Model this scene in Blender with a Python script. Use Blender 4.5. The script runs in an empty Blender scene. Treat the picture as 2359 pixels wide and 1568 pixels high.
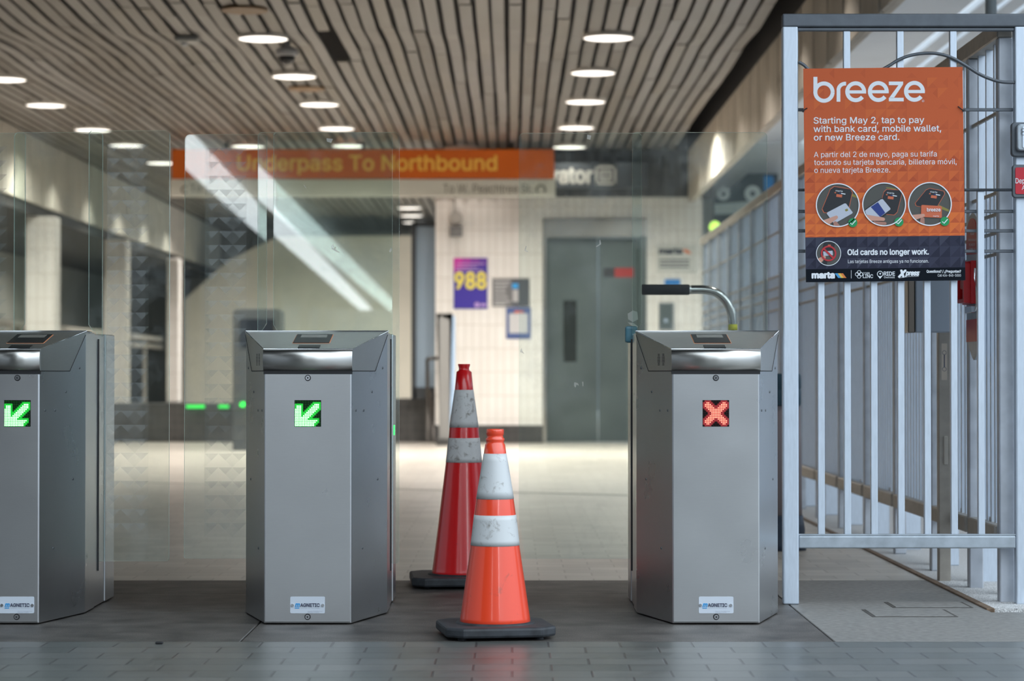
import bpy, bmesh, math, random
from mathutils import Vector, Matrix
from mathutils.geometry import delaunay_2d_cdt
import numpy as np
rnd = random.Random(7)
SC = bpy.context.scene
COL = SC.collection

# ---------------------------------------------------------------- camera
F = 5570.0                      # focal length in pixels of the 2359 wide frame
HC = 0.8366                     # camera height
TH = math.atan(84.0 / F)        # slight upward tilt
cam_d = bpy.data.cameras.new('camera')
cam_d.sensor_width = 36.0
cam_d.lens = F * 36.0 / 2359.0
cam_d.clip_start = 0.1
cam_d.clip_end = 400
cam_d.dof.use_dof = True
cam_d.dof.focus_distance = 8.45
cam_d.dof.aperture_fstop = 3.4
cam = bpy.data.objects.new('camera', cam_d)
cam.location = (0, 0, HC)
cam.rotation_euler = (math.pi / 2 + TH, 0, 0)
COL.objects.link(cam)
SC.camera = cam

def P(px, py, Y):
    """point of the photograph at pixel px, py lying in the plane y = Y"""
    cx = (px - 1179.5) / F
    cy = (784.0 - py) / F
    dy = math.cos(TH) - math.sin(TH) * cy
    dz = math.sin(TH) + math.cos(TH) * cy
    t = Y / dy
    return Vector((cx * t, Y, HC + dz * t))

# ---------------------------------------------------------------- world, lamps
W = bpy.data.worlds.new('world')
SC.world = W
W.use_nodes = True
wn, wl = W.node_tree.nodes, W.node_tree.links
wn.clear()
wo = wn.new('ShaderNodeOutputWorld')
wb = wn.new('ShaderNodeBackground')
wr = wn.new('ShaderNodeValToRGB')
wt = wn.new('ShaderNodeTexCoord')
ws = wn.new('ShaderNodeSeparateXYZ')
wl.new(wt.outputs['Generated'], ws.inputs[0])
wl.new(ws.outputs['Z'], wr.inputs[0])
wr.color_ramp.elements[0].position = 0.02
wr.color_ramp.elements[0].color = (0.11, 0.135, 0.17, 1)
wr.color_ramp.elements[1].position = 0.45
wr.color_ramp.elements[1].color = (0.80, 0.91, 1.0, 1)
wl.new(wr.outputs[0], wb.inputs[0])
wm = wn.new('ShaderNodeMapRange')      # sky brighter towards the open right-hand side
wm.inputs['From Min'].default_value = -1
wm.inputs['From Max'].default_value = 1
wm.inputs['To Min'].default_value = 1.2
wm.inputs['To Max'].default_value = 4.2
wl.new(ws.outputs['X'], wm.inputs[0])
wl.new(wm.outputs[0], wb.inputs[1])
wl.new(wb.outputs[0], wo.inputs[0])

SC.view_settings.view_transform = 'Standard'
SC.view_settings.look = 'None'
SC.view_settings.gamma = 1.0
SC.view_settings.use_curve_mapping = False
SC.view_settings.exposure = 0.0
SC.cycles.max_bounces = 10
SC.cycles.transparent_max_bounces = 24
SC.cycles.use_denoising = True
SC.cycles.sample_clamp_indirect = 6.0

def area_lamp(name, loc, size, power, color, spread=math.pi, rot=(0, 0, 0)):
    d = bpy.data.lights.new(name, 'AREA')
    d.shape = 'DISK'
    d.size = size
    d.energy = power
    d.color = color
    d.spread = spread
    o = bpy.data.objects.new(name, d)
    o.location = loc
    o.rotation_euler = rot
    COL.objects.link(o)
    return o

# ---------------------------------------------------------------- materials
MATS = {}
def nt(m):
    m.use_nodes = True
    return m.node_tree.nodes, m.node_tree.links

def mat(name, col, rough=0.5, metal=0.0, noise=0.0, nscale=20.0, bump=0.0, spec=0.5,
        stretch=(1, 1, 1), rvar=0.0, coat=0.0):
    if name in MATS:
        return MATS[name]
    m = bpy.data.materials.new(name)
    n, l = nt(m)
    b = n['Principled BSDF']
    b.inputs['Base Color'].default_value = (*col, 1)
    b.inputs['Roughness'].default_value = rough
    b.inputs['Metallic'].default_value = metal
    b.inputs['Specular IOR Level'].default_value = spec
    b.inputs['Coat Weight'].default_value = coat
    if noise or bump or rvar:
        g = n.new('ShaderNodeNewGeometry')
        mp = n.new('ShaderNodeMapping')
        mp.inputs['Scale'].default_value = stretch
        l.new(g.outputs['Position'], mp.inputs[0])
        t = n.new('ShaderNodeTexNoise')
        t.inputs['Scale'].default_value = nscale
        t.inputs['Detail'].default_value = 5
        l.new(mp.outputs[0], t.inputs['Vector'])
        if noise:
            r = n.new('ShaderNodeValToRGB')
            r.color_ramp.elements[0].position = 0.3
            r.color_ramp.elements[1].position = 0.7
            r.color_ramp.elements[0].color = tuple(max(0, c * (1 - noise)) for c in col) + (1,)
            r.color_ramp.elements[1].color = tuple(min(1, c * (1 + noise)) for c in col) + (1,)
            l.new(t.outputs[0], r.inputs[0])
            l.new(r.outputs[0], b.inputs['Base Color'])
        if bump:
            u = n.new('ShaderNodeBump')
            u.inputs['Strength'].default_value = bump
            u.inputs['Distance'].default_value = 0.002
            l.new(t.outputs[0], u.inputs['Height'])
            l.new(u.outputs[0], b.inputs['Normal'])
        if rvar:
            mr = n.new('ShaderNodeMapRange')
            mr.inputs['To Min'].default_value = max(0.02, rough - rvar)
            mr.inputs['To Max'].default_value = rough + rvar
            l.new(t.outputs[0], mr.inputs[0])
            l.new(mr.outputs[0], b.inputs['Roughness'])
    MATS[name] = m
    return m

def emis(name, col, strength):
    if name in MATS:
        return MATS[name]
    m = bpy.data.materials.new(name)
    n, l = nt(m)
    b = n['Principled BSDF']
    b.inputs['Base Color'].default_value = (0.02, 0.02, 0.02, 1)
    b.inputs['Emission Color'].default_value = (*col, 1)
    b.inputs['Emission Strength'].default_value = strength
    MATS[name] = m
    return m

def steel_mat(name, col, rough=0.3, smudge=0.06):
    """brushed stainless steel with fine horizontal grain and wipe marks"""
    m = bpy.data.materials.new(name)
    n, l = nt(m)
    b = n['Principled BSDF']
    b.inputs['Metallic'].default_value = 1.0
    g = n.new('ShaderNodeNewGeometry')
    mp = n.new('ShaderNodeMapping')
    mp.inputs['Scale'].default_value = (4, 4, 160)
    l.new(g.outputs['Position'], mp.inputs[0])
    t = n.new('ShaderNodeTexNoise')
    t.inputs['Scale'].default_value = 9
    t.inputs['Detail'].default_value = 6
    l.new(mp.outputs[0], t.inputs['Vector'])
    t2 = n.new('ShaderNodeTexNoise')
    t2.inputs['Scale'].default_value = 6
    t2.inputs['Detail'].default_value = 4
    l.new(g.outputs['Position'], t2.inputs['Vector'])
    r = n.new('ShaderNodeValToRGB')
    r.color_ramp.elements[0].position = 0.25
    r.color_ramp.elements[1].position = 0.75
    r.color_ramp.elements[0].color = tuple(c * (1 - smudge) for c in col) + (1,)
    r.color_ramp.elements[1].color = tuple(min(1, c * (1 + smudge * .6)) for c in col) + (1,)
    mx = n.new('ShaderNodeMix')
    mx.inputs[0].default_value = 0.5
    l.new(t.outputs[0], mx.inputs[2])
    l.new(t2.outputs[0], mx.inputs[3])
    l.new(mx.outputs[0], r.inputs[0])
    l.new(r.outputs[0], b.inputs['Base Color'])
    mr = n.new('ShaderNodeMapRange')
    mr.inputs['To Min'].default_value = rough - 0.02
    mr.inputs['To Max'].default_value = rough + 0.05
    l.new(t2.outputs[0], mr.inputs[0])
    l.new(mr.outputs[0], b.inputs['Roughness'])
    u = n.new('ShaderNodeBump')
    u.inputs['Strength'].default_value = 0.06
    u.inputs['Distance'].default_value = 0.001
    l.new(t.outputs[0], u.inputs['Height'])
    l.new(u.outputs[0], b.inputs['Normal'])
    MATS[name] = m
    return m

def glass_mat(name, tint, refl=1.0, rough=0.0, milk=0.0):
    """thin architectural glass: tinted see-through with a fresnel reflection"""
    m = bpy.data.materials.new(name)
    n, l = nt(m)
    n.remove(n['Principled BSDF'])
    out = n['Material Output']
    tr = n.new('ShaderNodeBsdfTransparent')
    tr.inputs[0].default_value = (*tint, 1)
    gl = n.new('ShaderNodeBsdfGlossy')
    gl.inputs['Color'].default_value = (refl, refl, refl, 1)
    gl.inputs['Roughness'].default_value = rough
    fr = n.new('ShaderNodeFresnel')
    fr.inputs[0].default_value = 1.5
    mx = n.new('ShaderNodeMixShader')
    l.new(fr.outputs[0], mx.inputs[0])
    base = tr
    # faint smears and dust on the pane
    df = n.new('ShaderNodeBsdfDiffuse')
    df.inputs[0].default_value = (0.75, 0.78, 0.76, 1)
    g = n.new('ShaderNodeNewGeometry')
    t = n.new('ShaderNodeTexNoise')
    t.inputs['Scale'].default_value = 5.0
    t.inputs['Detail'].default_value = 9
    t.inputs['Roughness'].default_value = 0.7
    l.new(g.outputs['Position'], t.inputs['Vector'])
    r = n.new('ShaderNodeValToRGB')
    r.color_ramp.elements[0].position = 0.5
    r.color_ramp.elements[0].color = (milk, milk, milk, 1)
    r.color_ramp.elements[1].position = 0.85
    r.color_ramp.elements[1].color = (milk + 0.14,) * 3 + (1,)
    l.new(t.outputs[0], r.inputs[0])
    m2 = n.new('ShaderNodeMixShader')
    l.new(r.outputs[0], m2.inputs[0])
    l.new(tr.outputs[0], m2.inputs[1])
    l.new(df.outputs[0], m2.inputs[2])
    base = m2
    l.new(base.outputs[0], mx.inputs[1])
    l.new(gl.outputs[0], mx.inputs[2])
    l.new(mx.outputs[0], out.inputs[0])
    MATS[name] = m
    return m

def film_mat(name, col, op):
    m = bpy.data.materials.new(name)
    n, l = nt(m)
    n.remove(n['Principled BSDF'])
    out = n['Material Output']
    tr = n.new('ShaderNodeBsdfTransparent')
    df = n.new('ShaderNodeBsdfDiffuse')
    df.inputs[0].default_value = (*col, 1)
    mx = n.new('ShaderNodeMixShader')
    mx.inputs[0].default_value = op
    l.new(tr.outputs[0], mx.inputs[1])
    l.new(df.outputs[0], mx.inputs[2])
    l.new(mx.outputs[0], out.inputs[0])
    MATS[name] = m
    return m

def brick_mat(name, c1, c2, mortar, bw, bh, msize, rough, axes='XY', offset=0.5, bumpd=0.002,
              nz=0.25, nscale=3.0, rvar=0.12, spec=0.5):
    m = bpy.data.materials.new(name)
    n, l = nt(m)
    b = n['Principled BSDF']
    g = n.new('ShaderNodeNewGeometry')
    s = n.new('ShaderNodeSeparateXYZ')
    c = n.new('ShaderNodeCombineXYZ')
    l.new(g.outputs['Position'], s.inputs[0])
    l.new(s.outputs[axes[0]], c.inputs[0])
    l.new(s.outputs[axes[1]], c.inputs[1])
    k = n.new('ShaderNodeTexBrick')
    k.offset = offset
    k.inputs['Color1'].default_value = (*c1, 1)
    k.inputs['Color2'].default_value = (*c2, 1)
    k.inputs['Mortar'].default_value = (*mortar, 1)
    k.inputs['Scale'].default_value = 1.0
    k.inputs['Mortar Size'].default_value = msize
    k.inputs['Mortar Smooth'].default_value = 0.3
    k.inputs['Brick Width'].default_value = bw
    k.inputs['Row Height'].default_value = bh
    l.new(c.outputs[0], k.inputs['Vector'])
    t = n.new('ShaderNodeTexNoise')
    t.inputs['Scale'].default_value = nscale
    t.inputs['Detail'].default_value = 7
    t.inputs['Roughness'].default_value = 0.65
    l.new(g.outputs['Position'], t.inputs['Vector'])
    mr = n.new('ShaderNodeMapRange')
    mr.inputs['From Min'].default_value = 0.3
    mr.inputs['From Max'].default_value = 0.7
    mr.inputs['To Min'].default_value = 1 - nz
    mr.inputs['To Max'].default_value = 1 + nz * .5
    l.new(t.outputs[0], mr.inputs[0])
    mx = n.new('ShaderNodeMix')
    mx.data_type = 'RGBA'
    mx.blend_type = 'MULTIPLY'
    mx.inputs[0].default_value = 1
    l.new(k.outputs['Color'], mx.inputs[6])
    l.new(mr.outputs[0], mx.inputs[7])
    l.new(mx.outputs[2], b.inputs['Base Color'])
    b.inputs['Specular IOR Level'].default_value = spec
    m2 = n.new('ShaderNodeMapRange')
    m2.inputs['To Min'].default_value = max(.03, rough - rvar)
    m2.inputs['To Max'].default_value = rough + rvar
    l.new(t.outputs[0], m2.inputs[0])
    l.new(m2.outputs[0], b.inputs['Roughness'])
    u = n.new('ShaderNodeBump')
    u.invert = True
    u.inputs['Strength'].default_value = 0.6
    u.inputs['Distance'].default_value = bumpd
    l.new(k.outputs['Fac'], u.inputs['Height'])
    l.new(u.outputs[0], b.inputs['Normal'])
    MATS[name] = m
    return m

steel = steel_mat('brushed_steel', (0.66, 0.67, 0.68), 0.27)
steel_top = steel_mat('worn_steel_lid', (0.64, 0.63, 0.60), 0.30, .12)
galv = mat('galvanised_steel', (0.60, 0.67, 0.76), 0.42, 0.75, noise=.05, nscale=40, stretch=(3, 3, .5), rvar=.06)
galv2 = mat('painted_fence_steel', (0.50, 0.53, 0.58), 0.5, 0.6, noise=.12, nscale=14, rvar=.1)
dark = mat('black_gap', (0.012, 0.012, 0.014), 0.6)
black_gloss = mat('black_gloss', (0.01, 0.011, 0.013), 0.12)
rubber = mat('black_rubber', (0.028, 0.032, 0.038), 0.62, noise=.4, nscale=25, bump=.3)
bolt_m = mat('bolt_steel', (0.7, 0.72, 0.75), 0.2, 1.0)
glass = glass_mat('pane_glass', (0.935, 0.975, 0.957), 1.0, milk=0.010)
glass_edge = mat('glass_edge', (0.62, 0.86, 0.82), 0.2, 0, spec=.8)
white_p = mat('white_print', (0.83, 0.87, 0.93), 0.5)

# ---------------------------------------------------------------- mesh helpers
def nb():
    return bmesh.new()

def merge(dst, src, mi=0):
    mp = {}
    for v in src.verts:
        mp[v] = dst.verts.new(v.co)
    for f in src.faces:
        try:
            nf = dst.faces.new([mp[v] for v in f.verts])
            nf.material_index = mi if mi is not None else f.material_index
            nf.smooth = f.smooth
        except ValueError:
            pass
    src.free()

def box(bm, x0, x1, y0, y1, z0, z1, bev=0.0, seg=1, mi=0, rot=None, piv=None):
    t = bmesh.new()
    bmesh.ops.create_cube(t, size=1)
    for v in t.verts:
        v.co = Vector(((x0 + x1) / 2 + v.co.x * (x1 - x0), (y0 + y1) / 2 + v.co.y * (y1 - y0),
                       (z0 + z1) / 2 + v.co.z * (z1 - z0)))
    if bev:
        bmesh.ops.bevel(t, geom=t.edges[:], offset=bev, segments=seg, profile=.5, affect='EDGES')
    if rot is not None:
        c = Vector(piv) if piv is not None else Vector(((x0 + x1) / 2, (y0 + y1) / 2, (z0 + z1) / 2))
        for v in t.verts:
            v.co = c + rot @ (v.co - c)
    merge(bm, t, mi)

def lathe(bm, prof, loc=(0, 0, 0), n=48, mi=0, smooth=True, cap=True):
    """profile: list of (radius, z)"""
    L = Vector(loc)
    rings = []
    for r, z in prof:
        rings.append([bm.verts.new(L + Vector((r * math.cos(2 * math.pi * i / n), r * math.sin(2 * math.pi * i / n), z)))
                      for i in range(n)])
    for a, b in zip(rings[:-1], rings[1:]):
        for i in range(n):
            f = bm.faces.new((a[i], a[(i + 1) % n], b[(i + 1) % n], b[i]))
            f.smooth = smooth
            f.material_index = mi
    if cap:
        f = bm.faces.new(rings[0][::-1]); f.material_index = mi
        f = bm.faces.new(rings[-1]); f.material_index = mi

def tube(bm, pts, r, n=14, mi=0, cap=True):
    pts = [Vector(p) for p in pts]
    rings = []
    up = Vector((0, 0, 1))
    for i, p in enumerate(pts):
        d = (pts[min(i + 1, len(pts) - 1)] - pts[max(i - 1, 0)]).normalized()
        u = d.cross(up)
        if u.length < 1e-3:
            u = d.cross(Vector((0, 1, 0)))
        u.normalize()
        w = d.cross(u).normalized()
        rr = r[i] if isinstance(r, (list, tuple)) else r
        rings.append([bm.verts.new(p + (u * math.cos(2 * math.pi * k / n) + w * math.sin(2 * math.pi * k / n)) * rr)
                      for k in range(n)])
    for a, b in zip(rings[:-1], rings[1:]):
        for k in range(n):
            f = bm.faces.new((a[k], a[(k + 1) % n], b[(k + 1) % n], b[k]))
            f.smooth = True
            f.material_index = mi
    if cap:
        bm.faces.new(rings[0]).material_index = mi
        bm.faces.new(rings[-1][::-1]).material_index = mi

def prism(bm, poly, axis, a0, a1, mi=0, bev=0.0, seg=2):
    """extrude 2D polygon along axis; axis 'X': poly is (y,z), 'Y': (x,z), 'Z': (x,y)"""
    def mk(p, a):
        return Vector((a, p[0], p[1])) if axis == 'X' else Vector((p[0], a, p[1])) if axis == 'Y' else Vector((p[0], p[1], a))
    t = bmesh.new()
    A = [t.verts.new(mk(p, a0)) for p in poly]
    B = [t.verts.new(mk(p, a1)) for p in poly]
    t.faces.new(A); t.faces.new(B[::-1])
    k = len(poly)
    for i in range(k):
        t.faces.new((A[i], B[i], B[(i + 1) % k], A[(i + 1) % k]))
    bmesh.ops.recalc_face_normals(t, faces=t.faces[:])
    if bev:
        bmesh.ops.bevel(t, geom=t.edges[:], offset=bev, segments=seg, profile=.5, affect='EDGES')
    merge(bm, t, mi)

def hull_faces(bm, verts, faces, mi=0, bev=0, seg=2):
    t = bmesh.new()
    V = [t.verts.new(v) for v in verts]
    for f in faces:
        t.faces.new([V[i] for i in f])
    bmesh.ops.recalc_face_normals(t, faces=t.faces[:])
    if bev:
        bmesh.ops.bevel(t, geom=t.edges[:], offset=bev, segments=seg, profile=.5, affect='EDGES')
    merge(bm, t, mi)

def obj(name, bm, m, parent=None, loc=(0, 0, 0), label=None, smooth=False):
    L = Vector(loc)
    if parent is not None:
        L = parent['_w'] if '_w' in parent else Vector((0, 0, 0))
        L = Vector(L)
    for v in bm.verts:
        v.co -= L
    me = bpy.data.meshes.new(name)
    bm.to_mesh(me)
    bm.free()
    for mm in (m if isinstance(m, (list, tuple)) else [m]):
        me.materials.append(mm)
    o = bpy.data.objects.new(name, me)
    COL.objects.link(o)
    if parent is None:
        o.location = L
    else:
        o.parent = parent
    o['_w'] = tuple(L)
    if label:
        o['label'] = label
    return o

def tag(o, label, cat, group=None, kind=None):
    o['label'] = label
    o['category'] = cat
    if group:
        o['group'] = group
    if kind:
        o['kind'] = kind
    return o

def thing(name, label, cat, loc, group=None):
    o = bpy.data.objects.new(name, None)
    o.empty_display_size = .1
    o.location = loc
    o['_w'] = tuple(loc)
    COL.objects.link(o)
    return tag(o, label, cat, group)

def struct(name, bm, m, label=None):
    o = obj(name, bm, m)
    o['kind'] = 'structure'
    if label:
        o['label'] = label
    return o

# ---- flat artwork: polygons given in photo pixels, laid on the real plane y = Y
class Art:
    def __init__(self, Y, step=0.0005, fn=None, dx=0, dy=0):
        self.Y, self.step, self.lay = Y, step, 0
        f0 = fn or P
        self.m = lambda x, y, Q: f0(x + dx, y + dy, Q)
    def y(self):
        return self.Y - self.step * self.lay
    def poly(self, bm, pts, mi=0, lay=None):
        Y = self.Y - self.step * (self.lay if lay is None else lay)
        if len(pts) < 3:
            return
        try:
            f = bm.faces.new([bm.verts.new(self.m(x, y, Y)) for x, y in pts])
            f.material_index = mi
        except ValueError:
            pass
    def disc(self, bm, cx, cy, r, mi=0, n=40, lay=None, r2=None):
        Y = self.Y - self.step * (self.lay if lay is None else lay)
        a = [bm.verts.new(self.m(cx + r * math.cos(2 * math.pi * i / n), cy + r * math.sin(2 * math.pi * i / n), Y)) for i in range(n)]
        if r2 is None:
            bm.faces.new(a).material_index = mi
        else:
            b = [bm.verts.new(self.m(cx + r2 * math.cos(2 * math.pi * i / n), cy + r2 * math.sin(2 * math.pi * i / n), Y)) for i in range(n)]
            for i in range(n):
                bm.faces.new((a[i], a[(i + 1) % n], b[(i + 1) % n], b[i])).material_index = mi
    def stroke(self, bm, pts, w, mi=0, lay=None):
        Y = self.Y - self.step * (self.lay if lay is None else lay)
        L, R = [], []
        for i, p in enumerate(pts):
            a = pts[max(i - 1, 0)]
            b = pts[min(i + 1, len(pts) - 1)]
            d = Vector((b[0] - a[0], b[1] - a[1])).normalized()
            nn = Vector((-d.y, d.x)) * w / 2
            L.append(bm.verts.new(self.m(p[0] + nn.x, p[1] + nn.y, Y)))
            R.append(bm.verts.new(self.m(p[0] - nn.x, p[1] - nn.y, Y)))
        for i in range(len(pts) - 1):
            bm.faces.new((L[i], L[i + 1], R[i + 1], R[i])).material_index = mi
    def text(self, bm, s, x, base, w=None, h=None, bold=0.0, shear=0.0, mi=0, lay=None, ang=0.0, align='L'):
        """text with its left end (or centre / right end) at x, baseline at base, fitted to width w and cap height h (pixels)"""
        Y = self.Y - self.step * (self.lay if lay is None else lay)
        V, Fc = glyphs(s, shear)
        x0 = min(v[0] for v in V); x1 = max(v[0] for v in V)
        sy = (h / CAP) if h else (w / (x1 - x0))
        sx = (w / (x1 - x0)) if w else sy
        tw = (x1 - x0) * sx
        ox = x if align == 'L' else x - tw / 2 if align == 'C' else x - tw
        ca, sa = math.cos(ang), math.sin(ang)
        b = max(0, bold) * 1.6 * sy
        # heavier weights are struck several times with small shifts
        shifts = [(0, 0)] if b <= 0 else [(b * math.cos(q * math.pi / 4), b * math.sin(q * math.pi / 4)) for q in range(8)]
        for qn, (qx, qy) in enumerate(shifts):
            Yq = Y - self.step * .11 * qn
            vs = []
            for v in V:
                dx = (v[0] - x0) * sx + qx
                dy = -v[1] * sy + qy
                vs.append(bm.verts.new(self.m(ox + dx * ca - dy * sa, base + dx * sa + dy * ca, Yq)))
            for f in Fc:
                try:
                    bm.faces.new([vs[i] for i in f]).material_index = mi
                except ValueError:
                    pass

CAP = 0.73
_gc = {}
import os
try:
    FONT = bpy.data.fonts.load(os.path.join(bpy.utils.system_resource('DATAFILES', path='fonts'), 'Inter.woff2'))
except Exception:
    FONT = None
def glyphs(s, shear):
    """outline of a text filled by the non-zero winding rule"""
    key = (s, shear)
    if key in _gc:
        return _gc[key]
    cu = bpy.data.curves.new('lettering', 'FONT')
    cu.body = s
    if FONT:
        cu.font = FONT
    cu.size = 1.0
    cu.shear = shear
    cu.resolution_u = 3
    cu.fill_mode = 'NONE'
    o = bpy.data.objects.new('lettering', cu)
    COL.objects.link(o)
    dg = bpy.context.evaluated_depsgraph_get()
    me = bpy.data.meshes.new_from_object(o.evaluated_get(dg))
    V = [Vector((v.co.x, v.co.y)) for v in me.vertices]
    E = [tuple(e.vertices) for e in me.edges]
    bpy.data.objects.remove(o)
    bpy.data.curves.remove(cu)
    bpy.data.meshes.remove(me)
    # orient every edge along its loop (vertices of a loop are stored in order)
    OE = []
    for a, b in E:
        a, b = min(a, b), max(a, b)
        OE.append((a, b) if b - a == 1 else (b, a))
    # a two-point step that closes a loop runs from the last vertex back to the first
    r = delaunay_2d_cdt(V, OE, [], 0, 1e-6)
    ov, of = r[0], r[2]
    P0 = np.array([V[a] for a, b in OE]); P1 = np.array([V[b] for a, b in OE])
    T = np.array([[ov[i] for i in f] for f in of if len(f) == 3])
    keep = []
    cen = T.mean(axis=1)
    for n_, (cx, cy) in enumerate(cen):
        y0, y1 = P0[:, 1], P1[:, 1]
        side = (P1[:, 0] - P0[:, 0]) * (cy - y0) - (cx - P0[:, 0]) * (y1 - y0)
        w = np.sum((y0 <= cy) & (y1 > cy) & (side > 0)) - np.sum((y0 > cy) & (y1 <= cy) & (side < 0))
        if w != 0:
            keep.append(n_)
    tri = [f for f in of if len(f) == 3]
    res = ([(v[0], v[1], 0.0) for v in ov], [tuple(tri[k]) for k in keep])
    used = sorted({i for f in res[1] for i in f})
    mp = {u: k for k, u in enumerate(used)}
    _gc[key] = ([res[0][u] for u in used], [tuple(mp[i] for i in f) for f in res[1]])
    return _gc[key]
_v, _ = glyphs('H', 0)
CAP = max(v[1] for v in _v)

def clip_circle(pts, cx, cy, r, n=48):
    """Sutherland-Hodgman clip of a polygon against a circle"""
    circ = [(cx + r * math.cos(2 * math.pi * i / n), cy + r * math.sin(2 * math.pi * i / n)) for i in range(n)]
    out = list(pts)
    for i in range(n):
        a, b = circ[i], circ[(i + 1) % n]
        def side(p):
            return (b[0] - a[0]) * (p[1] - a[1]) - (b[1] - a[1]) * (p[0] - a[0])
        inp, out = out, []
        for j in range(len(inp)):
            p, q = inp[j - 1], inp[j]
            sp, sq = side(p), side(q)
            if (sp >= 0) != (sq >= 0):
                t = sp / (sp - sq)
                out.append((p[0] + (q[0] - p[0]) * t, p[1] + (q[1] - p[1]) * t))
            if sq >= 0:
                out.append(q)
        if not out:
            return []
    return out

# ================================================================ SETTING
tile_front = brick_mat('paver_front', (0.095, 0.103, 0.098), (0.125, 0.13, 0.125), (0.055, 0.055, 0.055), .225, .15, .004, .34, rvar=.1, nz=.22, nscale=6, spec=.35)
tile_back = brick_mat('paver_hall', (0.43, 0.40, 0.35), (0.55, 0.51, 0.45), (0.36, 0.33, 0.285), .225, .15, .004, .36, rvar=.08, nz=.12, nscale=5, spec=.4)
granite = mat('granite_strip', (0.066, 0.060, 0.055), 0.55, noise=.5, nscale=7, bump=.2)
_n, _l = granite.node_tree.nodes, granite.node_tree.links
_b = _n['Principled BSDF']
_src = _b.inputs['Base Color'].links[0].from_socket
_g = _n.new('ShaderNodeNewGeometry')
_t = _n.new('ShaderNodeTexNoise'); _t.inputs['Scale'].default_value = 330; _t.inputs['Detail'].default_value = 3
_l.new(_g.outputs['Position'], _t.inputs['Vector'])
_r = _n.new('ShaderNodeValToRGB')
_r.color_ramp.elements[0].position = .30; _r.color_ramp.elements[0].color = (.25, .25, .25, 1)
_r.color_ramp.elements[1].position = .62; _r.color_ramp.elements[1].color = (1.5, 1.5, 1.5, 1)
_e = _r.color_ramp.elements.new(.70); _e.color = (4.0, 3.9, 3.7, 1)
_l.new(_t.outputs[0], _r.inputs[0])
_m = _n.new('ShaderNodeMix'); _m.data_type = 'RGBA'; _m.blend_type = 'MULTIPLY'; _m.inputs[0].default_value = 1
_l.new(_src, _m.inputs[6]); _l.new(_r.outputs[0], _m.inputs[7]); _l.new(_m.outputs[2], _b.inputs['Base Color'])
tile_wall = brick_mat('wall_tile', (0.83, 0.80, 0.75), (0.86, 0.835, 0.79), (0.66, 0.62, 0.56), .10, .30, .006, .3, axes='XZ', offset=0, nz=.06, rvar=.08)
tile_dark = brick_mat('skirting_tile', (0.055, 0.055, 0.055), (0.07, 0.07, 0.068), (0.10, 0.095, 0.09), .10, .10, .005, .3, axes='XZ', offset=0, nz=.2, rvar=.08)
concrete = mat('concrete_warm', (0.52, 0.47, 0.40), 0.75, noise=.12, nscale=3, stretch=(1, 1, .4))
shade_slab_m = mat('concrete_grey', (0.20, 0.20, 0.19), 0.8, noise=.15, nscale=3)
speckle = mat('terrazzo_speckle', (0.50, 0.50, 0.50), 0.7, noise=.75, nscale=220, bump=.3)
curb_m = mat('walk_slab', (0.34, 0.34, 0.335), 0.45, noise=.25, nscale=18, bump=.1)

Y0, Y1 = 7.66, 9.97
bm = nb(); box(bm, -14, 14, -45, Y0, -.25, 0); struct('floor', bm, tile_front)
bm = nb()
# granite strip cut into slabs with thin joints
ys = [Y0 + .004, 8.62, 9.37, Y1]
xs = [-14, -5.2, -2.45, -.86, 1.02, 4.2, 14]
for a, b in zip(ys[:-1], ys[1:]):
    for c, d in zip(xs[:-1], xs[1:]):
        if d > 14 - 1e-6 and a > 8.6:
            continue
        box(bm, c + .0025, (d if not (c > 1 and c < 2 and a > 8.6) else 1.71) - .0025, a, b - .004, -.2, 0.0, bev=.002, mi=1 if c > 1 else 0)
box(bm, -14, 14, Y0, Y1, -.24, -.012)
struct('floor', bm, [granite, mat('granite_pale', (.19, .185, .175), .55, noise=.25, nscale=40, bump=.15)])  # paler right slabs: lighter stone, with light from the right in its colour
bm = nb(); box(bm, -14, 1.72, Y1, 60, -.25, 0); struct('floor', bm, tile_back)
bm = nb(); box(bm, 1.72, 14, Y1, 60, -.25, 0); struct('floor', bm, speckle)
bm = nb(); box(bm, 1.72, 14, 8.72, Y1, -.2, 0.003); struct('floor', bm, speckle)
bm = nb(); box(bm, 1.705, 1.735, 8.70, 24, -.05, .006, bev=.002); struct('trim_4', bm, mat('kerb_edge', (.15, .10, .065), .8, noise=.4, nscale=30), 'rust brown kerb edge')
# dark movement joint across the hall floor
bm = nb()
def fl(px, py):
    Y = 1.0
    # intersection of the pixel ray with the floor
    p = P(px, py, 1.0) - Vector((0, 0, HC))
    t = -HC / p.z
    return Vector((p.x * t, p.y * t, 0))
pa, pb = fl(-300, 1095), fl(1500, 1142)
d = (pb - pa).normalized(); nn = Vector((-d.y, d.x, 0)) * .035
V = [pa + nn, pb + nn, pb - nn, pa - nn]
hull_faces(bm, [v + Vector((0, 0, z)) for z in (-.02, .002) for v in V],
           [(0, 1, 2, 3), (4, 5, 6, 7), (0, 1, 5, 4), (1, 2, 6, 5), (2, 3, 7, 6), (3, 0, 4, 7)])
struct('trim_1', bm, mat('joint_strip', (.16, .15, .13), .6), 'dark movement joint across hall floor')

bm = nb(); box(bm, -12, -3.1, -3.3, -3.0, 0, 3.3); struct('wall_front', bm, mat('granite_dark', (.05, .05, .052), .5))  # unseen dark wall added to darken the left gate's reflection
bm = nb(); box(bm, .30, 2.7, -3.3, -3.0, 0, 3.0); struct('wall_front', bm, mat('granite_dark', (.05, .05, .052), .5))  # second unseen wall, added to darken the right gate's reflection
bm = nb(); box(bm, -12, -2.5, -3.3, 6.4, 3.5, 3.7); struct('ceiling', bm, shade_slab_m, 'concrete canopy over the left of the approach')  # slab out of view, added to shade the left gate front
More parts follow.
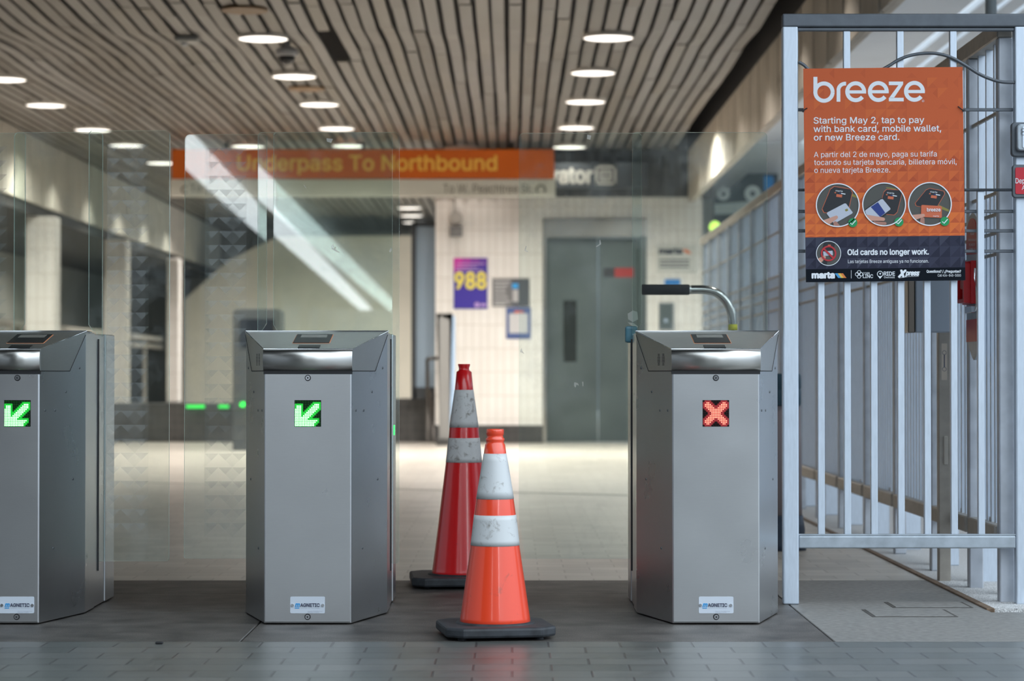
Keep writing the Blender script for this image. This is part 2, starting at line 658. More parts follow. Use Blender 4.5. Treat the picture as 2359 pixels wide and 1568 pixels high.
# ---- slatted ceiling
slat_ms = [mat('slat_%d' % i, c, .42, .25, noise=.12, nscale=1.3, rvar=.12, spec=.5) for i, c in enumerate(
    [(.20, .188, .17), (.17, .157, .14), (.23, .22, .205), (.19, .172, .145), (.145, .128, .108)])]
bm = nb()
def zc(Y):
    nodes = [(14, .10), (17, .06), (18.6, .03), (20.2, -.02), (21.3, .035), (23, .0), (26, .02), (30, 0), (34, .02), (60, .02)]
    for (a, za), (b, zb) in zip(nodes[:-1], nodes[1:]):
        if a <= Y <= b:
            return 3.72 + za + (zb - za) * (Y - a) / (b - a)
    return 3.72
pitch = .132
ns = int((2.10 + 5.74) / pitch)
HOLE = {(27, 21.0)}
for i in range(ns):
    x = -5.70 + i * pitch
    yb = 15.0 + rnd.uniform(0, 1.5)
    tilt = 0
    while yb < 52:
        ye = min(52, yb + rnd.uniform(2.6, 3.9))
        mi = rnd.choices(range(5), (5, 4, 2, 3, 1))[0]
        dz = rnd.uniform(-.006, .006)
        dx = rnd.uniform(-.006, .006)
        y = yb
        pts = [yb]
        while pts[-1] < ye - 1e-6:
            pts.append(min(ye, pts[-1] + 1.1))
        # missing piece of slat with dark hole
        hx = abs(x + .055 - (-1.60)) < .07
        for a, b in zip(pts[:-1], pts[1:]):
            if hx and a < 21.9 and b > 21.1:
                continue
            za, zb = zc(a) + dz, zc(b) + dz
            x0, x1 = x + dx, x + dx + .096
            hull_faces(bm, [(x0, a, za), (x1, a, za), (x1, b, zb), (x0, b, zb),
                            (x0, a, za + .03), (x1, a, za + .03), (x1, b, zb + .03), (x0, b, zb + .03)],
                       [(0, 1, 2, 3), (4, 5, 6, 7), (0, 1, 5, 4), (2, 3, 7, 6), (0, 3, 7, 4), (1, 2, 6, 5)], mi)
        yb = ye + .012
struct('ceiling', bm, slat_ms, 'grey brown slatted metal ceiling with dark gaps')
bm = nb(); box(bm, -9.0, 2.5, 14.5, 54, 4.15, 4.35); box(bm, -9, 2.5, 6.5, 14.5, 3.9, 4.3)
struct('ceiling', bm, dark)

# ---- walls
# right fascia hanging below the ceiling edge, ribbed
bm = nb()
prof = []
box(bm, 2.262, 2.31, 9, 30.6, 3.05, 3.70)
for k in range(27):
    box(bm, 2.232, 2.262, 9.1 + k * .8, 9.82 + k * .8, 3.05, 3.70, bev=.004)
struct('trim_2', bm, concrete, 'tan fascia panel beside ceiling edge')
bm = nb(); box(bm, 2.24, 2.35, 9, 30.6, 3.702, 4.5); box(bm, -6.1, -5.77, 14, 47.9, 3.742, 4.5); struct('trim_5', bm, dark, 'black recess above the fascias')  # black boxes put in as the shade of the open gap
# elevator block
EY = 30.7
xl = P(1003, 800, EY).x
bm = nb()
ex0, ex1 = P(1250, 800, EY).x, P(1489, 800, EY).x
ztop = P(1300, 503, EY).z
box(bm, xl, ex0, EY, EY + .4, .22, 3.12)
box(bm, ex1, 2.42, EY, EY + .4, .22, 3.12)
box(bm, ex0, ex1, EY, EY + .4, ztop, 3.12)
box(bm, xl, xl + .3, EY + .4, EY + 6, .22, 3.12)
struct('wall_back', bm, tile_wall, 'cream tiled elevator wall')
bm = nb()
box(bm, xl - .02, ex0, EY - .03, EY + .4, 0, .225, bev=.006)
box(bm, ex1, 2.42, EY - .03, EY + .4, 0, .225, bev=.006)
o = struct('baseboard_back', bm, tile_dark)
rib = mat('bulkhead_grey', (.115, .12, .125), .5, .3, noise=.15, nscale=5)
bm = nb()
box(bm, xl, 2.56, EY - .02, EY + .4, 3.12, 4.2)
for k in range(22):
    box(bm, xl + .02 + k * .16, xl + .10 + k * .16, EY - .06, EY - .02, 3.12, 4.1, bev=.01)
struct('wall_back', bm, rib, 'dark ribbed bulkhead above the elevator wall')

# far wall behind the left part of the hall, with the dark stair opening cut diagonally
FY = 44.0
def pf(px, py): q = P(px, py, FY); return (q.x, q.z)
bm = nb()
prism(bm, [pf(425, 985), pf(425, 690), pf(525, 600), pf(640, 545), pf(1180, 540), pf(1180, 985)], 'Y', FY, FY + .3)
struct('wall_far', bm, mat('plaster_cream', (.70, .65, .54), .7, noise=.06, nscale=1.5), 'cream far wall with slanted upper left corner')
bm = nb()
box(bm, -11, 1.5, 48, 48.3, 0, 4.2)
box(bm, -8.3, -8.0, 14, 48, 0, 4.2)
struct('wall_left', bm, mat('recess_grey', (.24, .235, .21), .8, noise=.12, nscale=2), 'grey recess wall behind the left columns')
# left fascia over the columns
bm = nb()
box(bm, -6.1, -5.78, 14, 47.9, 2.93, 3.74)
for k in range(41):
    box(bm, -5.785, -5.755, 14.1 + k * .82, 14.86 + k * .82, 2.93, 3.74, bev=.004)
struct('wall_left', bm, mat('fascia_cream', (.55, .52, .45), .7, noise=.08, nscale=2, stretch=(1, 1, .3)), 'pale fascia along the left of the hall')
bm = nb(); box(bm, -8.0, -5.80, 14, 47.9, 2.80, 2.93)
struct('trim_3', bm, mat('soffit_dark', (.05, .05, .048), .6))
# tiled columns
names = ['nearest of the cream tiled columns on the left', 'middle of the cream tiled columns on the left', 'farthest and thinnest of the cream tiled columns on the left']
for k, (px0, px1, Y) in enumerate([(58, 126, 29.5), (238, 291, 34.5), (384, 412, 40.0)]):
    a, b = P(px0, 800, Y).x, P(px1, 800, Y).x
    t = thing('tiled_column', names[k], 'column', ((a + b) / 2, Y + .2, 0), 'tiled columns along the left wall')
    bm = nb(); box(bm, a, b, Y, Y + .36, .42, 2.80, bev=.01); obj('shaft', bm, tile_wall, t)
    bm = nb(); box(bm, a - .02, b + .02, Y - .02, Y + .38, 0, .42, bev=.006); obj('plinth', bm, tile_dark, t)
# stair parapet: low dark tiled wall
bm = nb()
px = P(-60, 900, 31.2).x
box(bm, px, P(940, 900, 31.2).x, 31.2, 31.5, 0, .50, bev=.01)
box(bm, P(900, 900, 31.2).x, xl - .02, 31.15, 31.5, 0, .56, bev=.01)
struct('wall_low', bm, tile_dark, 'low dark tiled parapet in front of the stairs')
# rail along the recess
bm = nb(); tube(bm, [(-6.4, 20, 1.52), (-6.4, 33, 1.52), (-6.4, 44, 1.52)], .05)
box(bm, -6.46, -6.34, 20, 44, 1.34, 1.42, bev=.01)
for k in range(9):
    box(bm, -6.43, -6.37, 20.5 + k * 2.7, 20.56 + k * 2.7, 0, 1.5)
tag(obj('handrail', bm, mat('rail_tan', (.45, .41, .36), .4, .3)), 'pale handrail running behind the left columns', 'handrail')

# outside, right of the fence: pale far wall, end wall, soffit and slatted canopy
pale = mat('pale_panel', (.70, .75, .80), .6, noise=.06, nscale=1.2)
bm = nb()
for k in range(8):
    box(bm, 9.0, 9.3, 10.0, 31, .02 + k * .36, .36 + k * .36, bev=.004)
struct('wall_right', bm, mat('far_panel', (.30, .31, .31), .6, noise=.1, nscale=1.2), 'grey panel wall beyond the fence')
bm = nb(); box(bm, 2.42, 9.3, 31.11, 31.3, 0, 4.2)
struct('wall_right', bm, mat('pale_panel_end', (.50, .54, .55), .6, noise=.06, nscale=1.2))
bm = nb()
for k in range(18):
    box(bm, 2.56, 3.72, 9.5 + k * 1.2, 10.69 + k * 1.2, 3.86, 3.90, bev=.002)
struct('ceiling', bm, pale, 'pale soffit panels outside the fascia')
bm = nb()
for k in range(25):
    x = 3.78 + k * .20
    box(bm, x, x + .15, 9.5, 31, 3.84, 3.90)
struct('ceiling', bm, pale, 'pale slatted canopy ceiling outside')

def PX(px, py, X):
    """point of the photograph at pixel px, py lying in the plane x = X"""
    q = P(px, py, 10.0)
    d = q - Vector((0, 0, HC))
    return Vector((0, 0, HC)) + d * (X / d.x)

def cyl(bm, c, axis, r, l, n=20, mi=0):
    """solid disc / rod with its centre at c"""
    t = bmesh.new()
    bmesh.ops.create_cone(t, cap_ends=True, segments=n, radius1=r, radius2=r, depth=l)
    R = {'Z': Matrix.Identity(3), 'Y': Matrix.Rotation(math.pi / 2, 3, 'X'), 'X': Matrix.Rotation(math.pi / 2, 3, 'Y')}[axis]
    for v in t.verts:
        v.co = Vector(c) + R @ v.co
    merge(bm, t, mi)

def rounded(x0, x1, z0, z1, r=(0, 0, 0, 0), n=6):
    """rounded rectangle, radii for corners (x0z0, x1z0, x1z1, x0z1)"""
    out = []
    for (cx, cz, rr, a0) in ((x0, z0, r[0], 180), (x1, z0, r[1], 270), (x1, z1, r[2], 0), (x0, z1, r[3], 90)):
        sx = 1 if cx == x0 else -1
        sz = 1 if cz == z0 else -1
        if rr == 0:
            out.append((cx, cz)); continue
        for k in range(n + 1):
            a = math.radians(a0 + 90 * k / n)
            out.append((cx + sx * rr + rr * math.cos(a), cz + sz * rr + rr * math.sin(a)))
    return out

def pane(name, parent, poly, Y, th=.012, yaw=0.0, m=None, label=None):
    """glass pane with visible polished edges; poly in (x,z)"""
    bm = nb()
    k = len(poly)
    A = [bm.verts.new((p[0], Y - th / 2, p[1])) for p in poly]
    B = [bm.verts.new((p[0], Y + th / 2, p[1])) for p in poly]
    bm.faces.new(A); bm.faces.new(B[::-1])
    for i in range(k):
        f = bm.faces.new((A[i], B[i], B[(i + 1) % k], A[(i + 1) % k]))
        f.material_index = 1
    bmesh.ops.recalc_face_normals(bm, faces=bm.faces[:])
    if yaw:
        cx = sum(p[0] for p in poly) / k
        R = Matrix.Rotation(math.radians(yaw), 3, 'Z')
        c = Vector((cx, Y, 0))
        for v in bm.verts:
            v.co = c + R @ (v.co - c)
    return obj(name, bm, [m or glass, glass_edge], parent, label=label)

# ================================================================ FARE GATES
led_g = emis('led_green', (0.30, 1.0, 0.36), 9.0)
led_gd = emis('led_green_dim', (0.0, 1.0, 0.06), 0.25)
led_r = emis('led_red', (1.0, 0.17, 0.11), 5.0)
led_rh = emis('led_red_halo', (1.0, 0.0, 0.01), 0.35)
led_gh = emis('led_green_halo', (0.0, 1.0, 0.05), .7)
led_rd = emis('led_red_dim', (1.0, 0.02, 0.03), 0.04)
led_back = mat('led_back', (.003, .003, .003), .6, spec=.1)
orange_line = mat('reader_outline', (.75, .28, .12), .5)
reader_glass = mat('reader_glass', (.008, .009, .010), .35, spec=.25)
reader_scr = mat('reader_screen', (.20, .20, .18), .25)
plate_m = mat('name_plate', (.62, .68, .76), .4)
blue_p = mat('print_blue', (.02, .33, .75), .5)
ink = mat('print_ink', (.08, .09, .14), .5)
greyink = mat('print_grey', (.38, .42, .48), .5)
film_a = film_mat('etch_dense', (.50, .53, .52), .26)
film_b = film_mat('etch_hatch', (.55, .57, .55), .13)
film_c = film_mat('etch_thin', (.70, .70, .66), .05)
YF, YC, YR = 8.19, 8.56, 9.18
CXM = -0.691

def led_lit(kind, i, j):
    if kind == 'x':
        if i in (0, 15) or j in (0, 15):
            return False
        a = abs(i - j) <= 2 and 3 <= i + j <= 27
        b = abs(i + j - 15) <= 2 and abs(i - j) <= 12
        return a or b
    shaft = abs(i + j - 16) <= 2 and i <= 14 and j >= 2
    head = (i <= 3 and j >= 3 + (i == 0) * 2) or (j >= 12 and i <= 13 - (j - 12) * .6)
    fill = i + (15 - j) <= 5
    return shaft or head or fill

def fare_gate(cx, wf, wb, led, label, leaves, fixed_yaw=0.0, speaker=True):
    t = thing('fare_gate', label, 'fare gate', (cx, 8.6, 0), None)
    zs = lambda Y: .930 + .068 * (Y - YF) / (YC - YF)
    def housing(y0, y1, w, name, z1=.995, front=False):
        bm = nb()
        if front:
            plan = [(-wf, YF), (wf, YF), (wb, YC), (wb, y1), (-wb, y1), (-wb, YC)]
            top = [.90, .90, .990, z1, z1, .990]
            V = [(cx + p[0], p[1], .004) for p in plan] + [(cx + p[0], p[1], z) for p, z in zip(plan, top)]
            Fs = [(0, 1, 2, 3, 4, 5), (6, 7, 8, 11), (8, 9, 10, 11)] + [(i, (i + 1) % 6, 6 + (i + 1) % 6, 6 + i) for i in range(6)]
            hull_faces(bm, V, Fs, bev=.0035, seg=3)
        else:
            box(bm, cx - w, cx + w, y0, y1, .004, z1, bev=.004, seg=2)
        return obj(name, bm, steel, t)
    housing(YF, 8.744, wb, 'housing', front=True)
    housing(8.749, 8.976, wb - .004, 'leaf_housing', z1=.992)
    housing(8.981, YR, wb, 'rear_post')
    # leaf slots
    for sx in (-1, 1):
        bm = nb()
        x = cx + sx * wb
        box(bm, x - .006, x + .0006, 8.8335, 8.8375, .13, .975)
        obj('leaf_slot', bm, dark, t)
    # front panel
    bm = nb()
    box(bm, cx - wf + .002, cx + wf - .002, YF - .004, YF + .01, .008, .848, bev=.002)
    fp = obj('front_panel', bm, steel, t)
    bm = nb(); box(bm, cx - wf - .003, cx + wf + .003, YF - .0045, YF + .01, .846, .862)
    obj('shadow_gap', bm, dark, t)
    # lid
    bm = nb()
    e = .004
    prof = [(0, .930), (-.008, .9275), (-.015, .920), (-.019, .908), (-.020, .893), (-.018, .878), (-.013, .866), (-.006, .859), (0, .857)]
    def side(s):
        n = Vector((YC - YF, (wb - wf) * -1, 0)).normalized() * e   # outward of the chamfer
        n.x *= s
        def C(tt, z):
            return Vector((cx + s * (wf + tt * (wb - wf)), YF + tt * (YC - YF), z)) + Vector((n.x, n.y, 0))
        return [C(0, .930), C(1, .998), C(.97, .985), C(.62, .857), C(0, .857)]
    Lf, Rt = side(-1), side(1)
    V = Lf + Rt
    for p in prof[1:-1]:
        V.append(Vector((Lf[0].x, Lf[0].y + p[0], p[1])))
    for p in prof[1:-1]:
        V.append(Vector((Rt[0].x, Rt[0].y + p[0], p[1])))
    k = len(prof) - 2
    a, b = [0] + [10 + i for i in range(k)] + [4], [5] + [10 + k + i for i in range(k)] + [9]
    Fs = [(0, 1, 2, 3, 4), (5, 6, 7, 8, 9), (0, 1, 6, 5), (4, 3, 8, 9), (1, 2, 7, 6), (2, 3, 8, 7), tuple(a), tuple(b)]
    tb = bmesh.new()
    VV = [tb.verts.new(v) for v in V]
    for f in Fs:
        tb.faces.new([VV[i] for i in f])
    for i in range(len(a) - 1):
        f = tb.faces.new([VV[a[i]], VV[a[i + 1]], VV[b[i + 1]], VV[b[i]]])
        f.smooth = True
    bmesh.ops.recalc_face_normals(tb, faces=tb.faces[:])
    merge(bm, tb)
    lid = obj('lid', bm, steel_top, t)
    # thin bright rim along lid edges
    bm = nb()
    up = Vector((0, 0, .0015))
    for pts in ((Lf[1] + up, Lf[0] + up), (Rt[1] + up, Rt[0] + up), (Lf[0] + up, Rt[0] + up), (Lf[1] + up, Rt[1] + up)):
        tube(bm, list(pts), .0016, n=8)
    obj('lid_rim', bm, bolt_m, t)
    for S in (Lf, Rt):
        bm = nb(); tube(bm, [S[2], S[3], S[4]], .0015, n=8)
        obj('lid_seam', bm, dark, t)
    # card reader on the slope
    def slope_box(bm, x0, x1, ya, yb, h0, h1, mi=0):
        V = []
        for h in (h0, h1):
            V += [(x0, ya, zs(ya) + h), (x1, ya, zs(ya) + h), (x1, yb, zs(yb) + h), (x0, yb, zs(yb) + h)]
        hull_faces(bm, V, [(0, 1, 2, 3), (4, 5, 6, 7), (0, 1, 5, 4), (1, 2, 6, 5), (2, 3, 7, 6), (3, 0, 4, 7)], mi, bev=.0012, seg=2)
    bm = nb()
    slope_box(bm, cx - .065, cx + .065, 8.310, 8.487, -.002, .0010)
    rd = obj('card_reader', bm, orange_line, t, label='black card reader with thin orange outline')
    bm = nb()
    slope_box(bm, cx - .0625, cx + .0625, 8.3105, 8.484, .0005, .0030)
    obj('reader_face', bm, reader_glass, rd)
    bm = nb()
    slope_box(bm, cx - .046, cx + .046, 8.415, 8.470, .002, .0036)
    obj('reader_screen', bm, reader_scr, rd)
    bm = nb()
    slope_box(bm, cx - .037, cx + .037, 8.207, 8.262, -.001, .0030)
    obj('ticket_window', bm, reader_glass, t)
    # bolts
    for z in (.8335, .0225 + .004):
        bm = nb()
        cyl(bm, (cx, YF - .004, z), 'Y', .0105, .003, mi=1)
        cyl(bm, (cx, YF - .007, z), 'Y', .0075, .006)
        cyl(bm, (cx, YF - .0105, z), 'Y', .003, .003, n=6, mi=1)
        obj('bolt', bm, [bolt_m, dark], t)
    # led matrix
    half = .0448
    zc_, yb = .7135, YF - .0045
    bm = nb(); box(bm, cx - half, cx + half, yb - .001, yb + .004, zc_ - half, zc_ + half)
    lp = obj('signal_panel', bm, led_back, t, label='dark square signal panel with %s' % ('a lit red X' if led == 'x' else 'a lit green arrow'))
    bm = nb()
    pit = half * 2 / 16.4
    for i in range(16):
        for j in range(16):
            lit = led_lit(led, i, j)
            near = any(led_lit(led, i + a_, j + b_) for a_ in (-1, 0, 1) for b_ in (-1, 0, 1) if 0 <= i + a_ < 16 and 0 <= j + b_ < 16)
            x = cx + (i - 7.5) * pit
            z = zc_ - (j - 7.5) * pit
            r = pit * (.36 if lit else .22)
            vs = [bm.verts.new((x + r * math.cos(q * math.pi / 4), yb - .0032, z + r * math.sin(q * math.pi / 4))) for q in range(8)]
            bm.faces.new(vs).material_index = 0 if lit else 1
            if near:
                h = pit / 2
                vs = [bm.verts.new((x + dx_, yb - .0024, z + dz_)) for dx_, dz_ in ((-h, -h), (h, -h), (h, h), (-h, h))]
                bm.faces.new(vs).material_index = 2
    obj('signal_lamps', bm, [led_g, led_gd, led_gh] if led != 'x' else [led_r, led_rd, led_rh], lp)
    # name plate
    off = (cx - CXM) * 680.0
    A = Art(YF - .0075, fn=P, dx=off)
    c0 = (cx, YF - .006, .065)
    bm = nb()
    prism(bm, rounded(cx - .0585, cx + .0585, .0385, .0945, (.004,) * 4, 3), 'Y', YF - .0065, YF - .003)
    np_ = obj('name_plate', bm, plate_m, t)
    bm = nb()
    A.text(bm, 'm', 680, 1397.3, w=10.5, h=10, bold=.02, shear=.25)
    A.poly(bm, [(679, 1399.3), (689.5, 1399.3), (690, 1401), (679, 1401)])
    obj('plate_mark', bm, blue_p, np_, label='blue slanted letter m with underline')
    bm = nb()
    A.text(bm, 'AGNETIC', 692, 1397, w=44, h=7.5, bold=.02)
    obj('plate_lettering', bm, ink, np_)
    bm = nb()
    A.text(bm, 'ACCESS TO PROGRESS', 692, 1400.6, w=44, h=1.5)
    A.text(bm, 'Magnetic Automation Corp.', 709, 1408, w=34, h=1.6)
    A.text(bm, 'Rockledge, FL 32955', 709, 1411.3 - .3, w=25, h=1.6)
    obj('plate_small_print', bm, greyink, np_)
    for x in (674, 744):
        p = P(x + off, 1393, YF)
        bm = nb(); cyl(bm, (p.x, YF - .008, p.z), 'Y', .005, .004)
        obj('plate_screw', bm, bolt_m, np_)
    # speaker grille on the left chamfer of the lid
    if speaker:
        dch = Vector((-(wb - wf), YC - YF, 0)).normalized()
        nch = Vector((-(YC - YF), -(wb - wf), 0)).normalized()
        for tt in (.21, .33):
            bm = nb()
            for q in range(8):
                z = .878 + q * .0052
                c = Vector((cx - wf - tt * (wb - wf), YF + tt * (YC - YF), z)) + nch * .0045
                wdt = .012 if 1 < q < 6 else .008
                V = []
                for s_ in (0, .001):
                    V += [c - dch * wdt + nch * s_ + Vector((0, 0, -.0011)), c + dch * wdt + nch * s_ + Vector((0, 0, -.0011)),
                          c + dch * wdt + nch * s_ + Vector((0, 0, .0011)), c - dch * wdt + nch * s_ + Vector((0, 0, .0011))]
                hull_faces(bm, V, [(0, 1, 2, 3), (4, 5, 6, 7), (0, 1, 5, 4), (1, 2, 6, 5), (2, 3, 7, 6), (3, 0, 4, 7)])
            obj('speaker_grille', bm, dark, t)
    # small screws on the chamfered sides
    for s_ in (-1, 1):
        nch = Vector((s_ * (YC - YF), -(wb - wf), 0)).normalized()
        for tt, z in ((.12, .723), (.33, .722), (.56, .785), (.86, .868), (.72, .48), (.30, .25)):
            c = Vector((cx + s_ * (wf + tt * (wb - wf)), YF + tt * (YC - YF), z)) + nch * .001
            q = bmesh.new()
            bmesh.ops.create_cone(q, cap_ends=True, segments=14, radius1=.0045, radius2=.0038, depth=.002)
            R = Vector((0, 0, 1)).rotation_difference(nch).to_matrix()
            for v in q.verts:
                v.co = c + R @ v.co
            bm = nb(); merge(bm, q)
            obj('side_screw', bm, mat('screw_dark', (.12, .13, .14), .4, .6), t)
    # fixed glass above the cabinet
    pane('fixed_glass_panel', t, rounded(cx - wb + .004, cx + wb, .985, 1.738, (0, 0, .016, .016)), 8.905, yaw=fixed_yaw)
    for x in (-wb + .06, wb - .06):
        bm = nb(); box(bm, cx + x - .02, cx + x + .02, 8.885, 8.925, .985, 1.004, bev=.003)
        obj('glass_clamp', bm, steel, t)
    # moving leaves
    for (s, xo, xi, Y, zb, ztp, etched, yaw) in leaves:
        # s: side (-1 left, 1 right); xo outer x, xi inner x above the cabinet
        xb = cx + s * (wb - .01)
        r = .02
        if s < 0:
            poly = [(xb, zb)] + [(xb, 1.000), (xi - .019, 1.004), (xi, 1.034), (xi, ztp - .008), (xi - .008, ztp)]
            ar = rounded(xo, xo + .1, zb, ztp, (.008, 0, 0, r))
            arc_t = [p for p in ar[:] if p[0] < xo + .05 and p[1] > 1]
            arc_b = [p for p in ar[:] if p[0] < xo + .05 and p[1] < 1]
            poly = poly + arc_t + arc_b
        else:
            poly = [(xb, zb)] + [(xb, 1.000), (xi + .016, 1.004), (xi, 1.028), (xi, ztp - .008), (xi + .008, ztp)]
            ar = rounded(xo - .1, xo, zb, ztp, (0, .008, r, 0))
            arc_t = [p for p in ar if p[0] > xo - .05 and p[1] > 1][::-1]
            arc_b = [p for p in ar if p[0] > xo - .05 and p[1] < 1][::-1]
            poly = poly + arc_t + arc_b
        lf = pane('glass_leaf', t, poly, Y, yaw=yaw)
        if etched:
            bm = nb()
            cw = .0513
            xa = xo + .075 if s < 0 else xo - .075 - 3 * cw
            rows = 28
            for c_ in range(3):
                for r_ in range(rows):
                    x0 = xa + c_ * cw
                    z1 = ztp - .05 - r_ * cw
                    if z1 - cw < zb + .05:
                        continue
                    yq = Y - .0060
                    ctr = (x0 + cw / 2, yq, z1 - cw / 2)
                    co = [(x0, yq, z1), (x0 + cw, yq, z1), (x0 + cw, yq, z1 - cw), (x0, yq, z1 - cw)]
                    for q, mi in ((0, 0), (1, 1 if c_ % 2 else 2), (2, 2), (3, 2 if c_ % 2 else 1)):
                        a_, b_ = co[q], co[(q + 1) % 4]
                        bm.faces.new([bm.verts.new(v) for v in (a_, b_, ctr)]).material_index = mi
            obj('etched_pattern', bm, [film_a, film_b, film_c], lf, label='etched triangle pattern on the glass leaf')
    return t

fare_gate(-1.674, .0735, .165, 'arrow', 'narrow steel fare gate with green arrow, cut off by the left edge of the photo',
          [(1, -1.253, -1.549, 8.845, .165, 1.738, True, -.5), (-1, -2.095, -1.799, 8.93, .165, 1.738, True, -.5)], fixed_yaw=-.5, speaker=False)
gate_mid = fare_gate(CXM, .147, .25, 'arrow', 'wide steel fare gate with green arrow, left of the two cones',
          [(-1, -1.210, -.907, 8.935, .168, 1.733, True, 0.2), (1, -.413, -.874, 8.855, .156, 1.733, False, 0)], fixed_yaw=-.38)
gate_right = fare_gate(.690, .147, .25, 'x', 'wide steel fare gate showing a red X beside the barred gate',
          [(-1, .025, .479, 8.935, .168, 1.738, False, 0)])
res_m = film_mat('residue', (.62, .62, .58), .5)
A = Art(8.926, step=.0005)
for pts in ([(1211, 566), (1213, 567), (1211, 576), (1217, 579), (1216, 581), (1208, 577)], [(1381, 553), (1383, 552), (1385, 562), (1374, 569), (1373, 567), (1381, 562)],
            [(1323, 880), (1331, 882), (1334, 888), (1328, 886), (1326, 893), (1322, 888)], [(1341, 879), (1344, 879), (1344, 889), (1342, 890)],
            [(1199, 806), (1202, 801), (1203, 807), (1208, 815), (1198, 810)], [(1446, 722), (1458, 715), (1468, 718), (1470, 735), (1458, 742), (1447, 735)],
            [(1446, 742), (1460, 744), (1470, 752), (1468, 756), (1452, 748)], [(1353, 310), (1362, 312), (1360, 322), (1352, 320)]):
    bm = nb(); A.poly(bm, pts); obj('tape_residue', bm, res_m, gate_right)
A = Art(8.848, step=.0005)
for pts in ([(763, 568), (767, 563), (769, 566), (767, 572), (777, 577), (776, 579), (764, 573)], [(752, 318), (767, 320), (763, 329), (753, 326)],
            [(699, 425), (703, 428), (706, 434), (702, 431)], [(897, 566), (903, 574), (899, 582), (896, 578), (900, 573)]):
    bm = nb(); A.poly(bm, pts); obj('tape_residue', bm, res_m, gate_mid)
bm = nb()
box(bm, -.4425, -.4375, 9.02, 9.04, .62, .657, bev=.001)
obj('side_light', bm, emis('side_green', (.03, 1, .12), 3.0), gate_mid, label='small lit green strip')
bm = nb(); box(bm, .418, .463, 8.915, 8.955, .963, 1.024, bev=.008, seg=3)
obj('corner_guard', bm, mat('guard_blue', (.06, .17, .22), .35), gate_right, label='dark teal plastic corner guard')

# ================================================================ TRAFFIC CONES
def dirty(name, col, rough, dirt, thr=.58, sc=9):
    m = mat(name, col, rough)
    n, l = m.node_tree.nodes, m.node_tree.links
    b = n['Principled BSDF']
    g = n.new('ShaderNodeNewGeometry')
    t = n.new('ShaderNodeTexNoise')
    t.inputs['Scale'].default_value = sc
    t.inputs['Detail'].default_value = 10
    t.inputs['Roughness'].default_value = .68
    t.inputs['Distortion'].default_value = .6
    l.new(g.outputs['Position'], t.inputs[0])
    r = n.new('ShaderNodeValToRGB')
    r.color_ramp.elements[0].position = thr
    r.color_ramp.elements[0].color = (*col, 1)
    r.color_ramp.elements[1].position = thr + .16
    r.color_ramp.elements[1].color = (*dirt, 1)
    l.new(t.outputs[0], r.inputs[0])
    l.new(r.outputs[0], b.inputs['Base Color'])
    return m
cone_o = dirty('cone_orange', (.86, .060, .016), .3, (.30, .04, .015), .60, 9)
cone_r = dirty('cone_red', (.80, .008, .012), .28, (.25, .01, .01), .62, 8)
band_w = dirty('band_white', (.60, .62, .63), .35, (.22, .20, .18), .56, 28)
band_w2 = dirty('band_grey', (.70, .68, .68), .4, (.20, .16, .13), .54, 34)
for m_ in (cone_o, cone_r):
    m_.node_tree.nodes['Principled BSDF'].inputs['Coat Weight'].default_value = .7
    m_.node_tree.nodes['Principled BSDF'].inputs['Coat Roughness'].default_value = .1
    m_.node_tree.nodes['Principled BSDF'].inputs['Specular IOR Level'].default_value = .6

def cone(loc, prof, bands, bm_, mb, hb, ang, m_body, m_band, label, lean=(0, 0)):
    t = thing('traffic_cone', label, 'traffic cone', loc, None)
    L = Vector(loc)
    def put(bmx):
        for v in bmx.verts:
            z = v.co.z - L.z
            v.co.x += lean[0] * z
            v.co.y += lean[1] * z
    bm = nb(); lathe(bm, prof, loc, 72); put(bm); obj('cone_body', bm, m_body, t)
    def rad(z):
        for (r0, z0), (r1, z1) in zip(prof[:-1], prof[1:]):
            if z0 <= z <= z1 and z1 > z0:
                return r0 + (r1 - r0) * (z - z0) / (z1 - z0)
    for z0, z1 in bands:
        bm = nb()
        k = 6
        pr = [(rad(z0) - .002, z0)] + [(rad(z0 + (z1 - z0) * i / k) + .0012, z0 + (z1 - z0) * i / k) for i in range(k + 1)] + [(rad(z1) - .002, z1)]
        lathe(bm, pr, loc, 72, cap=False); put(bm)
        obj('reflective_band', bm, m_band, t)
    bm = nb()
    ch = .05
    w = bm_
    out = [(-w + ch, -w), (w - ch, -w), (w, -w + ch), (w, w - ch), (w - ch, w), (-w + ch, w), (-w, w - ch), (-w, -w + ch)]
    ca, sa = math.cos(ang), math.sin(ang)
    pl = [(L.x + x * ca - y * sa, L.y + x * sa + y * ca) for x, y in out]
    prism(bm, pl, 'Z', L.z + .010, L.z + hb, bev=.008, seg=2)
    for sx in (-1, 1):
        for sy in (-1, 1):
            x, y = sx * w * .7, sy * w * .7
            cyl(bm, (L.x + x * ca - y * sa, L.y + x * sa + y * ca, L.z + .006), 'Z', .014, .012, n=12)
    lathe(bm, [(mb + .016, hb - .004), (mb + .010, hb + .004), (mb - .004, hb + .006)], loc, 48)
    obj('base', bm, rubber, t)

